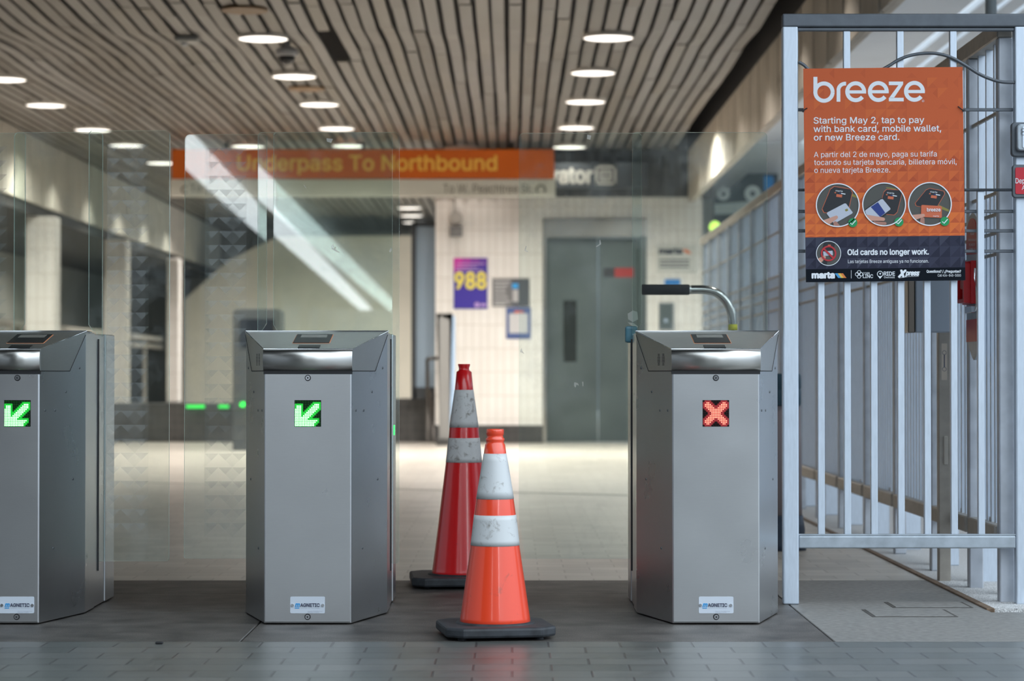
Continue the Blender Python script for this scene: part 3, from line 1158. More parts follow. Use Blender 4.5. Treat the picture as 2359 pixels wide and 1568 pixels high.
cone((1140.5 / 712 - 1179.5 / 712, 7.84, 0),
     [(.116, .034), (.113, .06), (.0787, .293), (.0674, .391), (.0604, .443), (.0365, .589), (.0325, .618), (.029, .622), (.0285, .627),
      (.0305, .632), (.0305, .637), (.0265, .641), (.0265, .648), (.0285, .651), (.0285, .664), (.027, .668), (.020, .668), (.019, .62)],
     [(.293, .391), (.443, .589)], .178, .116, .042, math.radians(9), cone_o, band_w,
     'shorter orange traffic cone standing in front, on black base')
cone(((1069 - 1179.5) / 572, 9.74, 0),
     [(.133, .036), (.128, .06), (.126, .075), (.0728, .494), (.062, .592), (.0584, .634), (.037, .785), (.0305, .857), (.0215, .863),
      (.0205, .872), (.0235, .882), (.0247, .886), (.0235, .889), (.018, .889), (.016, .85)],
     [(.494, .592), (.634, .785)], .215, .133, .045, math.radians(4), cone_r, band_w2,
     'taller red traffic cone standing behind the orange one', lean=(0, 0))

# ================================================================ BARRED GATE
rail_d = mat('rail_dark_steel', (.13, .145, .165), .5, .6, noise=.12, nscale=20, rvar=.08)
rail_m = mat('rail_mid_steel', (.40, .45, .50), .42, .7, noise=.15, nscale=20, rvar=.08)
GY = 8.90
g = thing('barred_gate', 'tall steel gate frame with vertical bars carrying the orange poster', 'gate', (1.4, GY, 0))
xA, xB = P(1804, 784, GY).x, P(1840, 784, GY).x
xC, xD = P(2340, 784, GY).x, P(2378, 784, GY).x
zT = P(1820, 31, GY).z
z2 = P(1820, 62, GY).z
z3 = P(1820, 70, GY).z
for a, b in ((xA, xB), (xC, xD)):
    bm = nb(); box(bm, a, b, GY, GY + .05, 0, z2 + .003, bev=.006, seg=3); obj('post', bm, galv, g)
bm = nb(); box(bm, xA, xD, GY - .001, GY + .05, z2, zT, bev=.006, seg=3); obj('top_rail', bm, rail_d, g)
bm = nb(); box(bm, xB, xC, GY + .008, GY + .035, z3, z2 - .001, bev=.002); obj('inner_rail', bm, rail_d, g)
bm = nb(); box(bm, xB, xC, GY + .004, GY + .045, P(0, 1263, GY).z, P(0, 1234, GY).z, bev=.005, seg=3); obj('bottom_rail', bm, rail_m, g)
bm = nb(); box(bm, xB, xC, GY + .010, GY + .030, P(0, 1233.5, GY).z, P(0, 1230, GY).z); obj('bottom_rail_lip', bm, rail_m, g)
zr = P(0, 437, GY).z
zb = P(0, 1231, GY).z
lows = [1893, 1953.5, 2015, 2077, 2138, 2199.5, 2262]
for i, x in enumerate(lows):
    c = P(x, 784, GY).x
    bm = nb()
    top = zr - .002 if i % 2 == 0 else z3
    if x == 2262: top = zr - .002
    box(bm, c - .0125, c + .0125, GY + .012, GY + .037, zb, top, bev=.0025, seg=2)
    obj('bar', bm, galv, g)
for y in (250, 437, 485, 530, 577):
    z = P(0, y, GY).z
    bm = nb()
    if y == 437:
        tube(bm, [(xB - .004, GY + .008, z), (xC + .004, GY + .008, z)], .0055, n=10)
    else:
        box(bm, xB - .002, xC + .002, GY + .038, GY + .046, z - .006, z + .006, bev=.002)
    obj('cross_rod', bm, rail_d, g)
# wavy flat rod near the top
bm = nb()
wv = [(1840, 143), (1852, 150), (1870, 166), (1900, 178), (1950, 182), (2000, 175), (2040, 156), (2070, 138), (2100, 127), (2135, 122.5),
      (2165, 124.5), (2195, 134), (2225, 151), (2255, 170), (2285, 183), (2310, 189), (2338, 190)]
def smooth_pts(p, n=5):
    out = []
    for i in range(len(p) - 1):
        p0, p1, p2, p3 = p[max(i - 1, 0)], p[i], p[i + 1], p[min(i + 2, len(p) - 1)]
        for k in range(n):
            t = k / n
            out.append(tuple(.5 * ((2 * p1[d]) + (-p0[d] + p2[d]) * t + (2 * p0[d] - 5 * p1[d] + 4 * p2[d] - p3[d]) * t * t +
                                   (-p0[d] + 3 * p1[d] - 3 * p2[d] + p3[d]) * t ** 3) for d in range(len(p1))))
    out.append(p[-1])
    return out
tube(bm, [P(x, y, GY + .004) for x, y in smooth_pts(wv)], .0062, n=10)
obj('wavy_rod', bm, rail_d, g)

# call box and red notice on the right post
t = thing('call_box', 'grey metal button box on the right gate post above the red sign', 'button box', P(2360, 322, GY - .03))
p0, p1 = P(2327, 362, GY), P(2392, 283, GY)
bm = nb(); prism(bm, rounded(p0.x, p1.x, p0.z, p1.z, (.014,) * 4), 'Y', GY - .028, GY - .001, bev=.004); obj('backplate', bm, rail_d, t)
p0, p1 = P(2336, 350, GY), P(2386, 289, GY)
bm = nb(); prism(bm, rounded(p0.x, p1.x, p0.z, p1.z, (.012,) * 4), 'Y', GY - .055, GY - .029, bev=.005); obj('box_cover', bm, rail_m, t)
p0, p1 = P(2348, 344, GY), P(2376, 294, GY)
bm = nb(); prism(bm, rounded(p0.x, p1.x, p0.z, p1.z, (.006,) * 4), 'Y', GY - .060, GY - .0555); obj('button_plate', bm, galv, t)
A = Art(GY - .0605)
bm = nb(); A.disc(bm, 2357, 300, 4.5, r2=3.6); A.disc(bm, 2357, 307, 4.5, r2=3.6)
obj('ring_marks', bm, dark, t)
t = thing('red_notice', 'red notice with white lettering on the right gate post', 'sign', P(2360, 420, GY - .03))
p0, p1 = P(2330, 456, GY), P(2412, 380, GY)
bm = nb(); prism(bm, rounded(p0.x, p1.x, p0.z, p1.z, (.012,) * 4), 'Y', GY - .022, GY - .001, bev=.003); obj('sign_back', bm, rail_d, t)
p0, p1 = P(2336, 448, GY), P(2406, 387, GY)
bm = nb(); prism(bm, rounded(p0.x, p1.x, p0.z, p1.z, (.006,) * 4), 'Y', GY - .026, GY - .0225); obj('red_face', bm, mat('sign_red', (.55, .012, .03), .4), t)
A = Art(GY - .0268)
bm = nb(); A.text(bm, 'Dep', 2339.5, 422, w=22, h=11.5, bold=.005); A.text(bm, 'A', 2354, 437, w=9, h=10); obj('notice_lettering', bm, white_p, t)

# ================================================================ FENCE
FX = 1.836
posts = [8.985, 9.58, 10.45, 11.45, 12.43] + [13.4 + i * .985 for i in range(11)]
ordn = ['nearest', 'second', 'third', 'fourth', 'fifth', 'sixth', 'seventh', 'eighth', 'ninth', 'tenth', 'eleventh', 'twelfth',
        'thirteenth', 'fourteenth', 'fifteenth', 'sixteenth', 'seventeenth']
rail_t = mat('rail_tan_steel', (.36, .33, .29), .45, .5, noise=.1, nscale=20)
for k in range(len(posts) - 1):
    a, b = posts[k], posts[k + 1]
    far = k == len(posts) - 2
    lab = ('%s section of the receding steel bar fence counted from the barred gate' % ordn[k]) if not far else \
        'farthest section of the receding steel bar fence, near the tiled wall'
    t = thing('fence_section', lab, 'fence', (FX, a, 0), 'sections of the receding bar fence')
    bm = nb(); box(bm, FX - .025, FX + .03, a, a + .055, 0, 2.10, bev=.004); obj('post', bm, galv2, t)
    bm = nb(); box(bm, FX - .03, FX + .03, a, b, 2.10, 2.165, bev=.005); obj('top_rail', bm, rail_t, t)
    bm = nb(); box(bm, FX - .035, FX + .025, a + .056, b - .002, .22, .283, bev=.005); obj('bottom_rail', bm, rail_t, t)
    for z in (1.83, 1.53, 1.45, 1.38, 1.30):
        bm = nb(); box(bm, FX - .012, FX - .002, a + .055, b, z - .006, z + .006); obj('cross_rod', bm, rail_t, t)
    nbar = int((b - a - .07) / .08)
    st = (b - a - .055) / (nbar + 1)
    for i in range(nbar):
        y = a + .055 + st * (i + 1)
        bm = nb(); box(bm, FX - .001, FX + .029, y - .011, y + .011, .28, 2.10 if i % 2 else 1.535); obj('bar', bm, galv, t)
    bm = nb(); box(bm, FX + .04, FX + .15, a + .30, a + .31 + .02, 0, .30, bev=.003)
    box(bm, FX + .0, FX + .05, a + .30, a + .33, .22, .30)
    obj('foot_plate', bm, galv, t)

# door closer post with sticker and box on the fence
bm = nb()
t = thing('latch_post', 'tan flat latch post with a sticker standing against the fence', 'post', (FX - .06, 9.9, 0))
LY = 9.90
c = P(2178, 784, LY).x - .004
bm = nb(); box(bm, c - .024, c + .024, LY, LY + .05, 0, 1.06, bev=.003); obj('post_body', bm, rail_t, t)
A = Art(LY - .001)
bm = nb(); A.poly(bm, [(2169, 791), (2182, 791), (2182, 875), (2169, 875)]); obj('sticker', bm, mat('sticker_tan', (.55, .48, .40), .5), t)
bm = nb(); A.disc(bm, 2175.5, 812, 5, r2=4, lay=1); A.disc(bm, 2175.5, 850, 5, r2=4, lay=1)
A.stroke(bm, [(2175.5, 817), (2175.5, 845)], 2.5, lay=1); obj('sticker_marks', bm, ink, t)
bm = nb(); box(bm, P(2171, 0, LY).x, P(2180, 0, LY).x, LY - .006, LY + .002, P(0, 1070, LY).z, P(0, 1004, LY).z, bev=.002)
obj('strike_plate', bm, mat('strike_tan', (.50, .46, .40), .35, .6), t)
t = thing('equipment_cabinet', 'blue grey metal cabinet hung on the fence below the poster', 'cabinet', (P(2140, 700, 9.74).x, 9.74, .95))
q0, q1 = P(2110, 765, 9.74), P(2190, 560, 9.74)
bm = nb(); box(bm, q0.x, q1.x, 9.74, 9.86, q0.z, q1.z, bev=.004); box(bm, q1.x - .01, 1.812, 9.77, 9.80, q1.z - .12, q1.z - .09); obj('cabinet_body', bm, mat('cabinet_blue', (.36, .42, .50), .5), t)
r0 = P(2093, 765, 9.74)
bm = nb()
prism(bm, [(r0.x, q0.z - .002), (q0.x - .001, q0.z - .002), (q0.x - .001, q1.z), (r0.x, q1.z)], 'Y', 9.75, 9.84, bev=.004)
obj('side_trim', bm, mat('trim_bronze', (.16, .14, .12), .25, .8), t)

# emergency device, a tapered plate on the gate side of the fence
EX = FX - .045
t = thing('emergency_release', 'long tapered plate with red emergency exit sign and red handle box on the fence', 'emergency release', (EX, 9.62, .9))
def yz(px, py): q = PX(px, py, EX); return (q.y, q.z)
outl = smooth_pts([(2252, 520), (2249, 500), (2243, 491), (2236, 494), (2229, 512), (2227, 545), (2226, 620), (2226, 700), (2229, 770), (2234, 805), (2243, 829), (2250, 815), (2252, 780), (2253, 650), (2252, 520)], 3)[:-1]
bm = nb(); prism(bm, [yz(*p) for p in outl], 'X', EX, EX + .012); obj('mounting_plate', bm, rail_m, t)
red_m = mat('device_red', (.50, .03, .025), .4)
outl = smooth_pts([(2251, 535), (2249, 512), (2243, 503), (2236, 506), (2230, 525), (2228, 560), (2228, 587)], 3) + [(2251, 585)]
bm = nb(); prism(bm, [yz(*p) for p in outl], 'X', EX - .004, EX - .0003); obj('exit_sign', bm, red_m, t)
A = Art(EX - .0048, fn=PX)
bm = nb()
for s_, y, w_ in (('PUSH', 533, 8), ('BAR', 541, 8), ('EMERGENCY', 555, 18), ('EXIT', 566, 14), ('ONLY', 576, 14)):
    A.text(bm, s_, 2240, y, w=w_, h=5, align='C', ang=.0)
obj('sign_lettering', bm, white_p, t)
def xbox(bm, x0, x1, y0, y1, d0, d1, bev=0):
    a_, b_ = yz(x0, y0), yz(x1, y1)
    ya, yb_ = min(a_[0], b_[0]), max(a_[0], b_[0])
    box(bm, EX - d1, EX - d0, ya, yb_, min(a_[1], b_[1]), max(a_[1], b_[1]), bev=bev)
bm = nb()
xbox(bm, 2228, 2249, 605, 699, .0005, .02)
xbox(bm, 2230, 2233, 607, 697, .02, .045); xbox(bm, 2244, 2247, 607, 697, .02, .045)
xbox(bm, 2233, 2244, 605, 612, .02, .045); xbox(bm, 2233, 2244, 690, 697, .02, .045)
obj('handle_box', bm, mat('device_red2', (.60, .01, .015), .35), t)
bm = nb(); xbox(bm, 2235, 2243, 645, 665, .02, .04, bev=.004); obj('pull_handle', bm, red_m, t)
bm = nb(); tube(bm, [PX(2246, 618, EX - .05), PX(2245, 640, EX - .055), PX(2249, 670, EX - .05), PX(2250, 700, EX - .03), PX(2247, 715, EX - .02)], .003)
xbox(bm, 2234, 2249, 706, 720, .0005, .02, bev=.002)
obj('seal_wire', bm, bolt_m, t)
bm = nb(); xbox(bm, 2228, 2251, 737, 786, .0005, .004); obj('lower_label', bm, red_m, t)

# ================================================================ ORANGE POSTER ON THE GATE
PY = GY - .013
def poster_map(px, py, Y):
    return P(px, py, Y)
poster = thing('fare_poster', 'large orange fare information poster zip-tied to the barred gate', 'poster', P(2037, 400, PY))
TL, TR, BR, BL = (1850.5, 158), (2217.5, 154), (2224, 645.5), (1856.5, 650)
def UV(u, v):
    """poster pixel from u (0..1 left-right), v (0..1 top-bottom)"""
    a = (TL[0] + (TR[0] - TL[0]) * u, TL[1] + (TR[1] - TL[1]) * u)
    b = (BL[0] + (BR[0] - BL[0]) * u, BL[1] + (BR[1] - BL[1]) * u)
    return (a[0] + (b[0] - a[0]) * v, a[1] + (b[1] - a[1]) * v)
bm = nb()
V = [P(*p, PY) for p in (TL, TR, BR, BL)]
hull_faces(bm, V + [v + Vector((0, .0045, 0)) for v in V], [(0, 1, 2, 3), (4, 5, 6, 7), (0, 1, 5, 4), (1, 2, 6, 5), (2, 3, 7, 6), (3, 0, 4, 7)])
obj('board', bm, mat('board_edge', (.62, .60, .58), .6), poster)
A = Art(PY - .0006, step=.00035)
or_cols = [(.60, .122, .042), (.65, .142, .044), (.54, .105, .038), (.73, .175, .045), (.56, .112, .040), (.47, .087, .034)]
or_m = [mat('poster_orange_%d' % i, c, .5, spec=.2) for i, c in enumerate(or_cols)]
bl_cols = [(.034, .036, .062), (.044, .047, .078), (.026, .028, .050), (.056, .060, .092)]
bl_m = [mat('poster_navy_%d' % i, c, .5, spec=.15) for i, c in enumerate(bl_cols)]
pblack = mat('poster_black', (.005, .008, .014), .6, spec=.1)
vd, vk = .790, .939
nu, nv = 15.45, 16.25
bm = nb()
def cell(bm, u0, u1, v0, v1, ms, lvl):
    q = [UV(u0, v0), UV(u1, v0), UV(u1, v1), UV(u0, v1)]
    c = UV((u0 + u1) / 2, (v0 + v1) / 2)
    def pick(base):
        return base
    A.poly(bm, [q[0], q[1], q[3]], pick(lvl[0]))
    A.poly(bm, [q[1], q[2], c], pick(lvl[1]))
    A.poly(bm, [q[2], q[3], c], pick(lvl[2]))
rows = 16
for r_ in range(rows + 1):
    v0 = r_ / nv * vd / .984 * .984; v1 = min(vd, (r_ + 1) / nv * vd)
    v0 = r_ / nv * vd
    if v0 >= vd - .002: continue
    for c_ in range(16):
        u0 = c_ / nu; u1 = min(1, (c_ + 1) / nu)
        if u0 >= 1: continue
        # a calm upper field, livelier pattern lower down
        f = r_ / rows
        if rnd.random() > .35 + f * .65:
            lv = (0, 0, 0) if f < .5 else (1, 0, 4)
        else:
            lv = (rnd.choice((1, 0, 1, 3) if f > .72 else (1, 0, 0)), rnd.choice((0, 4, 2)), rnd.choice((2, 4, 4, 5) if f > .3 else (4, 0)))
            if f > .85: lv = (3, 1, rnd.choice((0, 2)))
        cell(bm, u0, u1, v0, v1, or_m, lv)
obj('orange_field', bm, or_m, poster)
bm = nb()
for r_ in range(4):
    v0 = vd + r_ * .0495; v1 = min(vk, v0 + .0495)
    if v0 >= vk: continue
    for c_ in range(16):
        u0 = c_ / nu; u1 = min(1, (c_ + 1) / nu)
        if u0 >= 1: continue
        cell(bm, u0, u1, v0, v1, bl_m, (rnd.choice((1, 1, 3, 0)), rnd.choice((0, 2)), rnd.choice((2, 0, 2))))
obj('navy_field', bm, bl_m, poster)
bm = nb()
A.poly(bm, [UV(0, vk), UV(1, vk), UV(1, 1), UV(0, 1)])
obj('black_strip', bm, pblack, poster)
# logotype drawn with strokes
def X4(x, y): return (1780 + x * .4337, y * .4337)
def arc(cx, cy, r, a0, a1, n=22):
    return [X4(cx + r * math.cos(math.radians(a0 + (a1 - a0) * i / n)), cy - r * math.sin(math.radians(a0 + (a1 - a0) * i / n))) for i in range(n + 1)]
bm = nb()
SW = 21 * .4337
L1 = 2
def e_letter(cx, cy):
    A.stroke(bm, arc(cx, cy, 45, 4, 322, 40), SW, lay=L1)
    A.stroke(bm, [X4(cx - 42, cy + 1), X4(cx + 55.5, cy + 1)], 17 * .4337, lay=L1 + .4)
A.stroke(bm, [X4(227, 408), X4(227, 490)], SW, lay=L1 + .4)
A.stroke(bm, arc(272.5, 489, 46, 0, 360, 44), SW, lay=L1)
A.stroke(bm, [X4(349.5, 540), X4(349.5, 480)] + arc(385, 480, 36, 180, 90, 12)[1:] + [X4(390, 444)], SW * .95, lay=L1)
e_letter(441, 487); e_letter(561, 486)
A.poly(bm, [X4(617, 433), X4(693, 433), X4(693, 447), X4(690, 452), X4(617, 452)], lay=L1)
A.poly(bm, [X4(668, 452), X4(690, 452), X4(644, 520), X4(622, 520), X4(619, 519)], lay=L1)
A.poly(bm, [X4(617, 519), X4(696, 519), X4(696, 538), X4(617, 538)], lay=L1)
e_letter(753, 485)
A.disc(bm, *X4(799, 536), 2.6, r2=2.1, lay=L1)
A.text(bm, 'R', *X4(796.5, 539.5), h=2.2, lay=L1)
obj('logo_lettering', bm, white_p, poster, label='white rounded lower case word breeze')
an = -.0105
bm = nb()
for s_, x0_, x1_, base in (('Starting May 2, tap to pay', 1874.5, 2129, 284.5), ('with bank card, mobile wallet,', 1874.5, 2168, 304), ('or new Breeze card.', 1875, 2071.5, 323.5)):
    A.text(bm, s_, x0_, base, w=x1_ - x0_, h=14.2, bold=.006, lay=L1, ang=an * .6)
obj('english_lettering', bm, white_p, poster)
bm = nb()
for s_, x0_, x1_, base in (('A partir del 2 de mayo, paga su tarifa', 1875, 2158, 362), ('tocando su tarjeta bancaria, billetera móvil,', 1875.5, 2204, 380), ('o nueva tarjeta Breeze.', 1876, 2050.5, 398)):
    A.text(bm, s_, x0_, base, w=x1_ - x0_, h=12.2, bold=-.004, lay=L1, ang=an * .6)
obj('spanish_lettering', bm, white_p, poster)
# picture roundels
def Z6(x, y): return (1850 + x / 6.031, 400 + y / 6.031)
m_bg = mat('pic_grey', (.075, .075, .068), .5)
m_blk = mat('pic_black', (.006, .008, .014), .4)
m_or = mat('pic_orange', (.62, .14, .06), .5)
m_card = mat('pic_card', (.50, .54, .64), .5)
m_skin = mat('pic_skin', (.62, .32, .24), .6)
m_skin2 = mat('pic_skin_dark', (.42, .20, .15), .6)
m_blue = mat('pic_blue', (.01, .035, .22), .5)
m_gn = mat('tick_green', (.0, .30, .09), .5)
m_gold = mat('pic_gold', (.25, .22, .04), .5)
m_rd = mat('ban_red', (.50, .02, .03), .5)
def roundel(cx, cy, r, items, ring=2.4):
    bm = nb()
    A.disc(bm, cx, cy, r, mi=0, lay=1, n=48)
    lay = 2
    for mi, pts, *cl in items:
        pp = clip_circle(pts, cx, cy, r - .2)
        A.poly(bm, pp, mi, lay=lay)
        lay += 1
    o = obj('picture_roundel', bm, [m_bg, m_blk, m_or, m_card, m_skin, m_skin2, m_blue, m_gold, white_p], poster)
    bm = nb(); A.disc(bm, cx, cy, r + ring / 2, r2=r - ring / 2, lay=lay + 1, n=64); obj('roundel_ring', bm, white_p, poster)
    return lay + 2
def rr(pts, q=.12):
    """soften the corners of a polygon"""
    out = []
    for i, p in enumerate(pts):
        a, b = pts[i - 1], pts[(i + 1) % len(pts)]
        out.append((p[0] + (a[0] - p[0]) * q, p[1] + (a[1] - p[1]) * q))
        out.append((p[0] + (b[0] - p[0]) * q, p[1] + (b[1] - p[1]) * q))
    return out
def scale_about(pts, f):
    cx = sum(p[0] for p in pts) / len(pts); cy = sum(p[1] for p in pts) / len(pts)
    return [(cx + (p[0] - cx) * f, cy + (p[1] - cy) * f) for p in pts]
rd1 = [(395, 165), (700, 215), (622, 570), (240, 540)]
rd2 = [(1130, 208), (1390, 225), (1300, 580), (1040, 560)]
rd3 = [(1730, 192), (1992, 245), (1840, 505), (1528, 440)]
def fing(ax, ay, bx, by, w0, w1):
    d = Vector((bx - ax, by - ay)).normalized(); n_ = Vector((-d.y, d.x))
    L_, R_ = [], []
    pts = []
    for k in range(5):
        f = k / 4
        w = w0 + (w1 - w0) * f
        c = (ax + (bx - ax) * f, ay + (by - ay) * f)
        L_.append((c[0] + n_.x * w, c[1] + n_.y * w)); R_.append((c[0] - n_.x * w, c[1] - n_.y * w))
    tip = [(bx + (n_.x * math.cos(a) + d.x * math.sin(a)) * w1, by + (n_.y * math.cos(a) + d.y * math.sin(a)) * w1) for a in [math.pi * q / 6 for q in range(1, 6)]]
    return L_ + tip + R_[::-1]
def z6(pts): return [Z6(*p) for p in pts]
def reader_items(rd, tx, ty, s=1.0):
    it = [(2, z6(rr(rd))), (1, z6(rr(scale_about(rd, .955)))),
          (8, z6([(tx - 50 * s, ty - 10 * s), (tx + 45 * s, ty + 2 * s), (tx + 44 * s, ty + 18 * s), (tx - 51 * s, ty + 6 * s)]))]
    return it
def rd_common(tx, ty):
    return [(2, z6([(tx - 35, ty + 42), (tx + 45, ty + 52), (tx + 40, ty + 90), (tx - 40, ty + 80)])),
            (2, z6([(tx - 62, ty + 14), (tx - 40, ty + 17), (tx - 43, ty + 32), (tx - 64, ty + 29)])),
            (6, z6([(tx + 5, ty + 24), (tx + 22, ty + 27), (tx + 19, ty + 42), (tx + 3, ty + 39)])),
            (8, z6([(tx + 30, ty + 28), (tx + 90, ty + 38), (tx + 88, ty + 50), (tx + 28, ty + 40)]))]
items1 = [(7, z6([(680, 270), (780, 330), (780, 350), (670, 310)]))] + [(2, z6(rr(rd1))), (1, z6(rr(scale_about(rd1, .955))))] + rd_common(500, 240) + \
    [(3, z6(rr([(322, 545), (590, 405), (697, 545), (430, 695)], .06))), (7, z6(rr([(580, 498), (615, 483), (630, 510), (595, 526)]))),
     (5, z6(fing(480, 760, 450, 690, 50, 30))), (4, z6(fing(300, 690, 462, 605, 48, 24)))]
items2 = [(7, z6([(1150, 185), (1290, 205), (1290, 220), (1160, 200)]))] + [(2, z6(rr(rd2))), (1, z6(rr(scale_about(rd2, .955))))] + rd_common(1215, 268) + \
    [(1, z6(rr([(850, 500), (1105, 328), (1240, 488), (1065, 650), (900, 700)], .07))), (3, z6(rr([(858, 512), (1100, 343), (1222, 490), (1062, 608), (880, 570)], .07))),
     (6, z6([(940, 462), (1040, 395), (1142, 542), (1072, 600)])), (5, z6(fing(980, 690, 1140, 690, 30, 20))), (4, z6(fing(880, 610, 1115, 632, 42, 24)))]
items3 = [(7, z6([(1885, 430), (2030, 500), (2025, 530), (1870, 470)]))] + [(2, z6(rr(rd3))), (1, z6(rr(scale_about(rd3, .955))))] + rd_common(1815, 255) + \
    [(2, z6(rr([(1643, 432), (1928, 450), (1928, 614), (1638, 600)], .05))), (5, z6(fing(1650, 730, 1660, 630, 40, 28))), (4, z6(fing(1530, 610, 1672, 578, 40, 22)))]
for (cx_, cy_), its in (((1930, 472.3), items1), ((2036.8, 470.6), items2), ((2142.3, 469.7), items3)):
    top = roundel(cx_, cy_, 49.3, its)
bm = nb()
for tx, ty in ((500, 240), (1215, 268), (1815, 255)):
    A.text(bm, 'marta', *Z6(tx - 48, ty + 6), w=16, h=4.2, lay=10, ang=.1)
A.text(bm, 'breeze', *Z6(1722, 523), w=31, h=8, bold=.01, lay=16)
A.text(bm, 'marta', *Z6(1808, 598), w=13, h=3.4, lay=16)
obj('roundel_lettering', bm, white_p, poster)
for x, y in ((1964.8, 512.6), (2071, 511), (2176.8, 509.6)):
    bm = nb(); A.disc(bm, x, y, 10.4, lay=top, mi=0); A.stroke(bm, [(x - 6, y + .5), (x - 2, y + 4.5), (x + 6.5, y - 5)], 2.1, lay=top + 1, mi=1)
    obj('tick_badge', bm, [m_gn, white_p], poster, label='green disc with white tick')
# crossed-out roundel
q = (1908.8, 583.3)
itm = [(1, z6([(290, 950), (450, 950), (410, 1120), (250, 1120)])), (2, z6([(345, 985), (385, 985), (383, 1005), (343, 1005)])),
       (1, z6([(290, 1200), (340, 1200), (330, 1260), (270, 1250)])), (3, z6([(278, 1080), (410, 1068), (415, 1130), (285, 1145)])),
       (4, z6(fing(215, 1215, 295, 1160, 38, 22)))]
l2 = roundel(q[0], q[1], 28, itm, ring=1.4)
bm = nb(); c_ = Z6(355, 1107)
A.disc(bm, c_[0], c_[1], 18, r2=14.2, lay=l2 + 1, n=48)
A.stroke(bm, [(c_[0] - 12, c_[1] - 11.5), (c_[0] + 12, c_[1] + 11.5)], 4.2, lay=l2 + 2)
obj('ban_mark', bm, m_rd, poster, label='red crossed out ring')
bm = nb()
A.text(bm, 'Old cards no longer work.', 1952.8, 587, w=186.5, h=12.6, bold=.016, lay=L1, ang=an * .7)
A.text(bm, 'Las tarjetas Breeze antiguas ya no funcionan.', 1953.5, 605.8, w=186, h=7.6, bold=.0, lay=L1, ang=an * .6)
obj('warning_lettering', bm, white_p, poster)
# bottom strip logos
bm = nb()
A.text(bm, 'marta', 1871, 640.2, w=51, h=13.2, bold=.035, lay=L1, ang=an * .5)
A.stroke(bm, [(1961, 622), (1961, 641)], .8, lay=L1)
for q_, (dx_, dy_) in enumerate(((0, 5), (-4.5, 0), (4.5, 0), (0, -4.5))):
    A.disc(bm, 1979 + dx_, 631.5 + dy_, 4.6, r2=3.5, lay=L1 + q_ * .25, n=24)
A.text(bm, 'COBB', 1988, 631.5, w=15.5, h=4.5, lay=L1)
A.text(bm, 'LINC', 1988, 640, w=23, h=8, bold=.008, lay=L1)
A.disc(bm, 2027.5, 630.8, 7, r2=5.7, lay=L1, n=28)
A.poly(bm, [(2022.5, 636), (2032.5, 636), (2027.5, 642)], lay=L1 + .3)
A.poly(bm, [(2025.5, 629), (2030, 628), (2028, 633.5)], lay=L1)
A.text(bm, 'RIDE', 2036, 634.5, w=25.5, h=9, bold=.01, lay=L1)
A.text(bm, 'Gwinnett', 2036.3, 640.6, w=25, h=4.8, lay=L1)
A.text(bm, 'X', 2070, 637.5, w=17, h=15, bold=.04, shear=.35, lay=L1)
A.text(bm, 'press', 2086, 634, w=31, h=11, bold=.025, shear=.3, lay=L1 + 1)
A.stroke(bm, [(2071, 640), (2094, 636.8), (2116, 636), (2119.5, 625.5), (2100, 626.5)], .7, lay=L1 + 1.2)
A.text(bm, 'Questions? / ¿Preguntas?', 2213.7, 627.8, w=79, h=5.8, bold=.014, lay=L1, align='R', ang=an * .3)
A.text(bm, 'Call 404-848-5000', 2213.7, 636.8, w=53.5, h=5.8, lay=L1, align='R')
obj('footer_lettering', bm, white_p, poster)
for (x0, x1), nm, cc in (((1923, 1930), 'stripe_blue', (.05, .32, .65)), ((1930, 1936), 'stripe_yellow', (.80, .52, .08)), ((1936, 1942), 'stripe_orange', (.72, .20, .04))):
    bm = nb(); A.poly(bm, [(x0, 629.3), (x1, 629.2), (x1 + 8, 640), (x0 + 8, 640)], lay=L1); obj(nm, bm, mat('ink_' + nm, cc, .5), poster)
# zip ties
for x, y, s_ in ((1853.5, 251, 1), (2216, 250, -1)):
    bm = nb()
    tube(bm, [P(x - 5 * s_, y + 7, PY - .004), P(x, y + 1, PY - .006), P(x + 6 * s_, y - 2 if s_ > 0 else y - 4, PY - .003)] if s_ > 0 else
         [P(2207, 245, PY - .003), P(2213, 250, PY - .006), P(2221, 255, PY - .004), P(2222, 252, PY + .02)], .0019, n=8)
    cyl(bm, P(x - 3 * s_, y + 5, PY - .006), 'Y', .004, .004, n=8)
    tag(obj('zip_tie', bm, dark, None, loc=P(x, y, PY)), ('black zip tie at the left edge of the orange poster', 'black zip tie at the right edge of the orange poster')[s_ < 0], 'zip tie')

# ================================================================ OVERHEAD SIGNS
SY = 29.7
t = thing('overhead_sign', 'long orange direction sign with white strip hanging under the ceiling', 'sign', P(836, 400, SY))
a, b = P(395, 412, SY), P(1277, 343, SY)
bm = nb(); box(bm, a.x, b.x, SY, SY + .14, a.z, b.z, bev=.012, seg=2)
obj('orange_panel', bm, mat('sign_orange', (.62, .12, .006), .45), t)
c, d_ = P(392, 452, SY), P(1280, 412, SY)
bm = nb(); box(bm, c.x, d_.x, SY - .01, SY + .15, c.z, a.z - .002, bev=.008)
obj('white_panel', bm, mat('sign_white', (.72, .70, .62), .45), t)
A = Art(SY - .004, step=.002)
bm = nb()
A.text(bm, 'Underpass To Northbound', 548, 392, w=596, h=34, bold=.01)
obj('sign_lettering', bm, mat('sign_yellow', (1.0, .60, .10), .5), t)
A2 = Art(SY - .014, step=.002)
bm = nb()
A2.text(bm, 'To', 438, 441, w=26, h=17)
A2.text(bm, 'To W. Peachtree St.', 1021, 444, w=205, h=20)
A2.stroke(bm, [(1238 + 0, 444), (1236, 437), (1238, 430), (1246, 426), (1254, 430), (1257, 437), (1254, 444)], 4)
A2.stroke(bm, [(430, 429), (422, 430), (418, 436), (421, 443), (430, 444)], 3.5)
obj('strip_lettering', bm, mat('sign_brown_ink', (.10, .085, .06), .5), t)
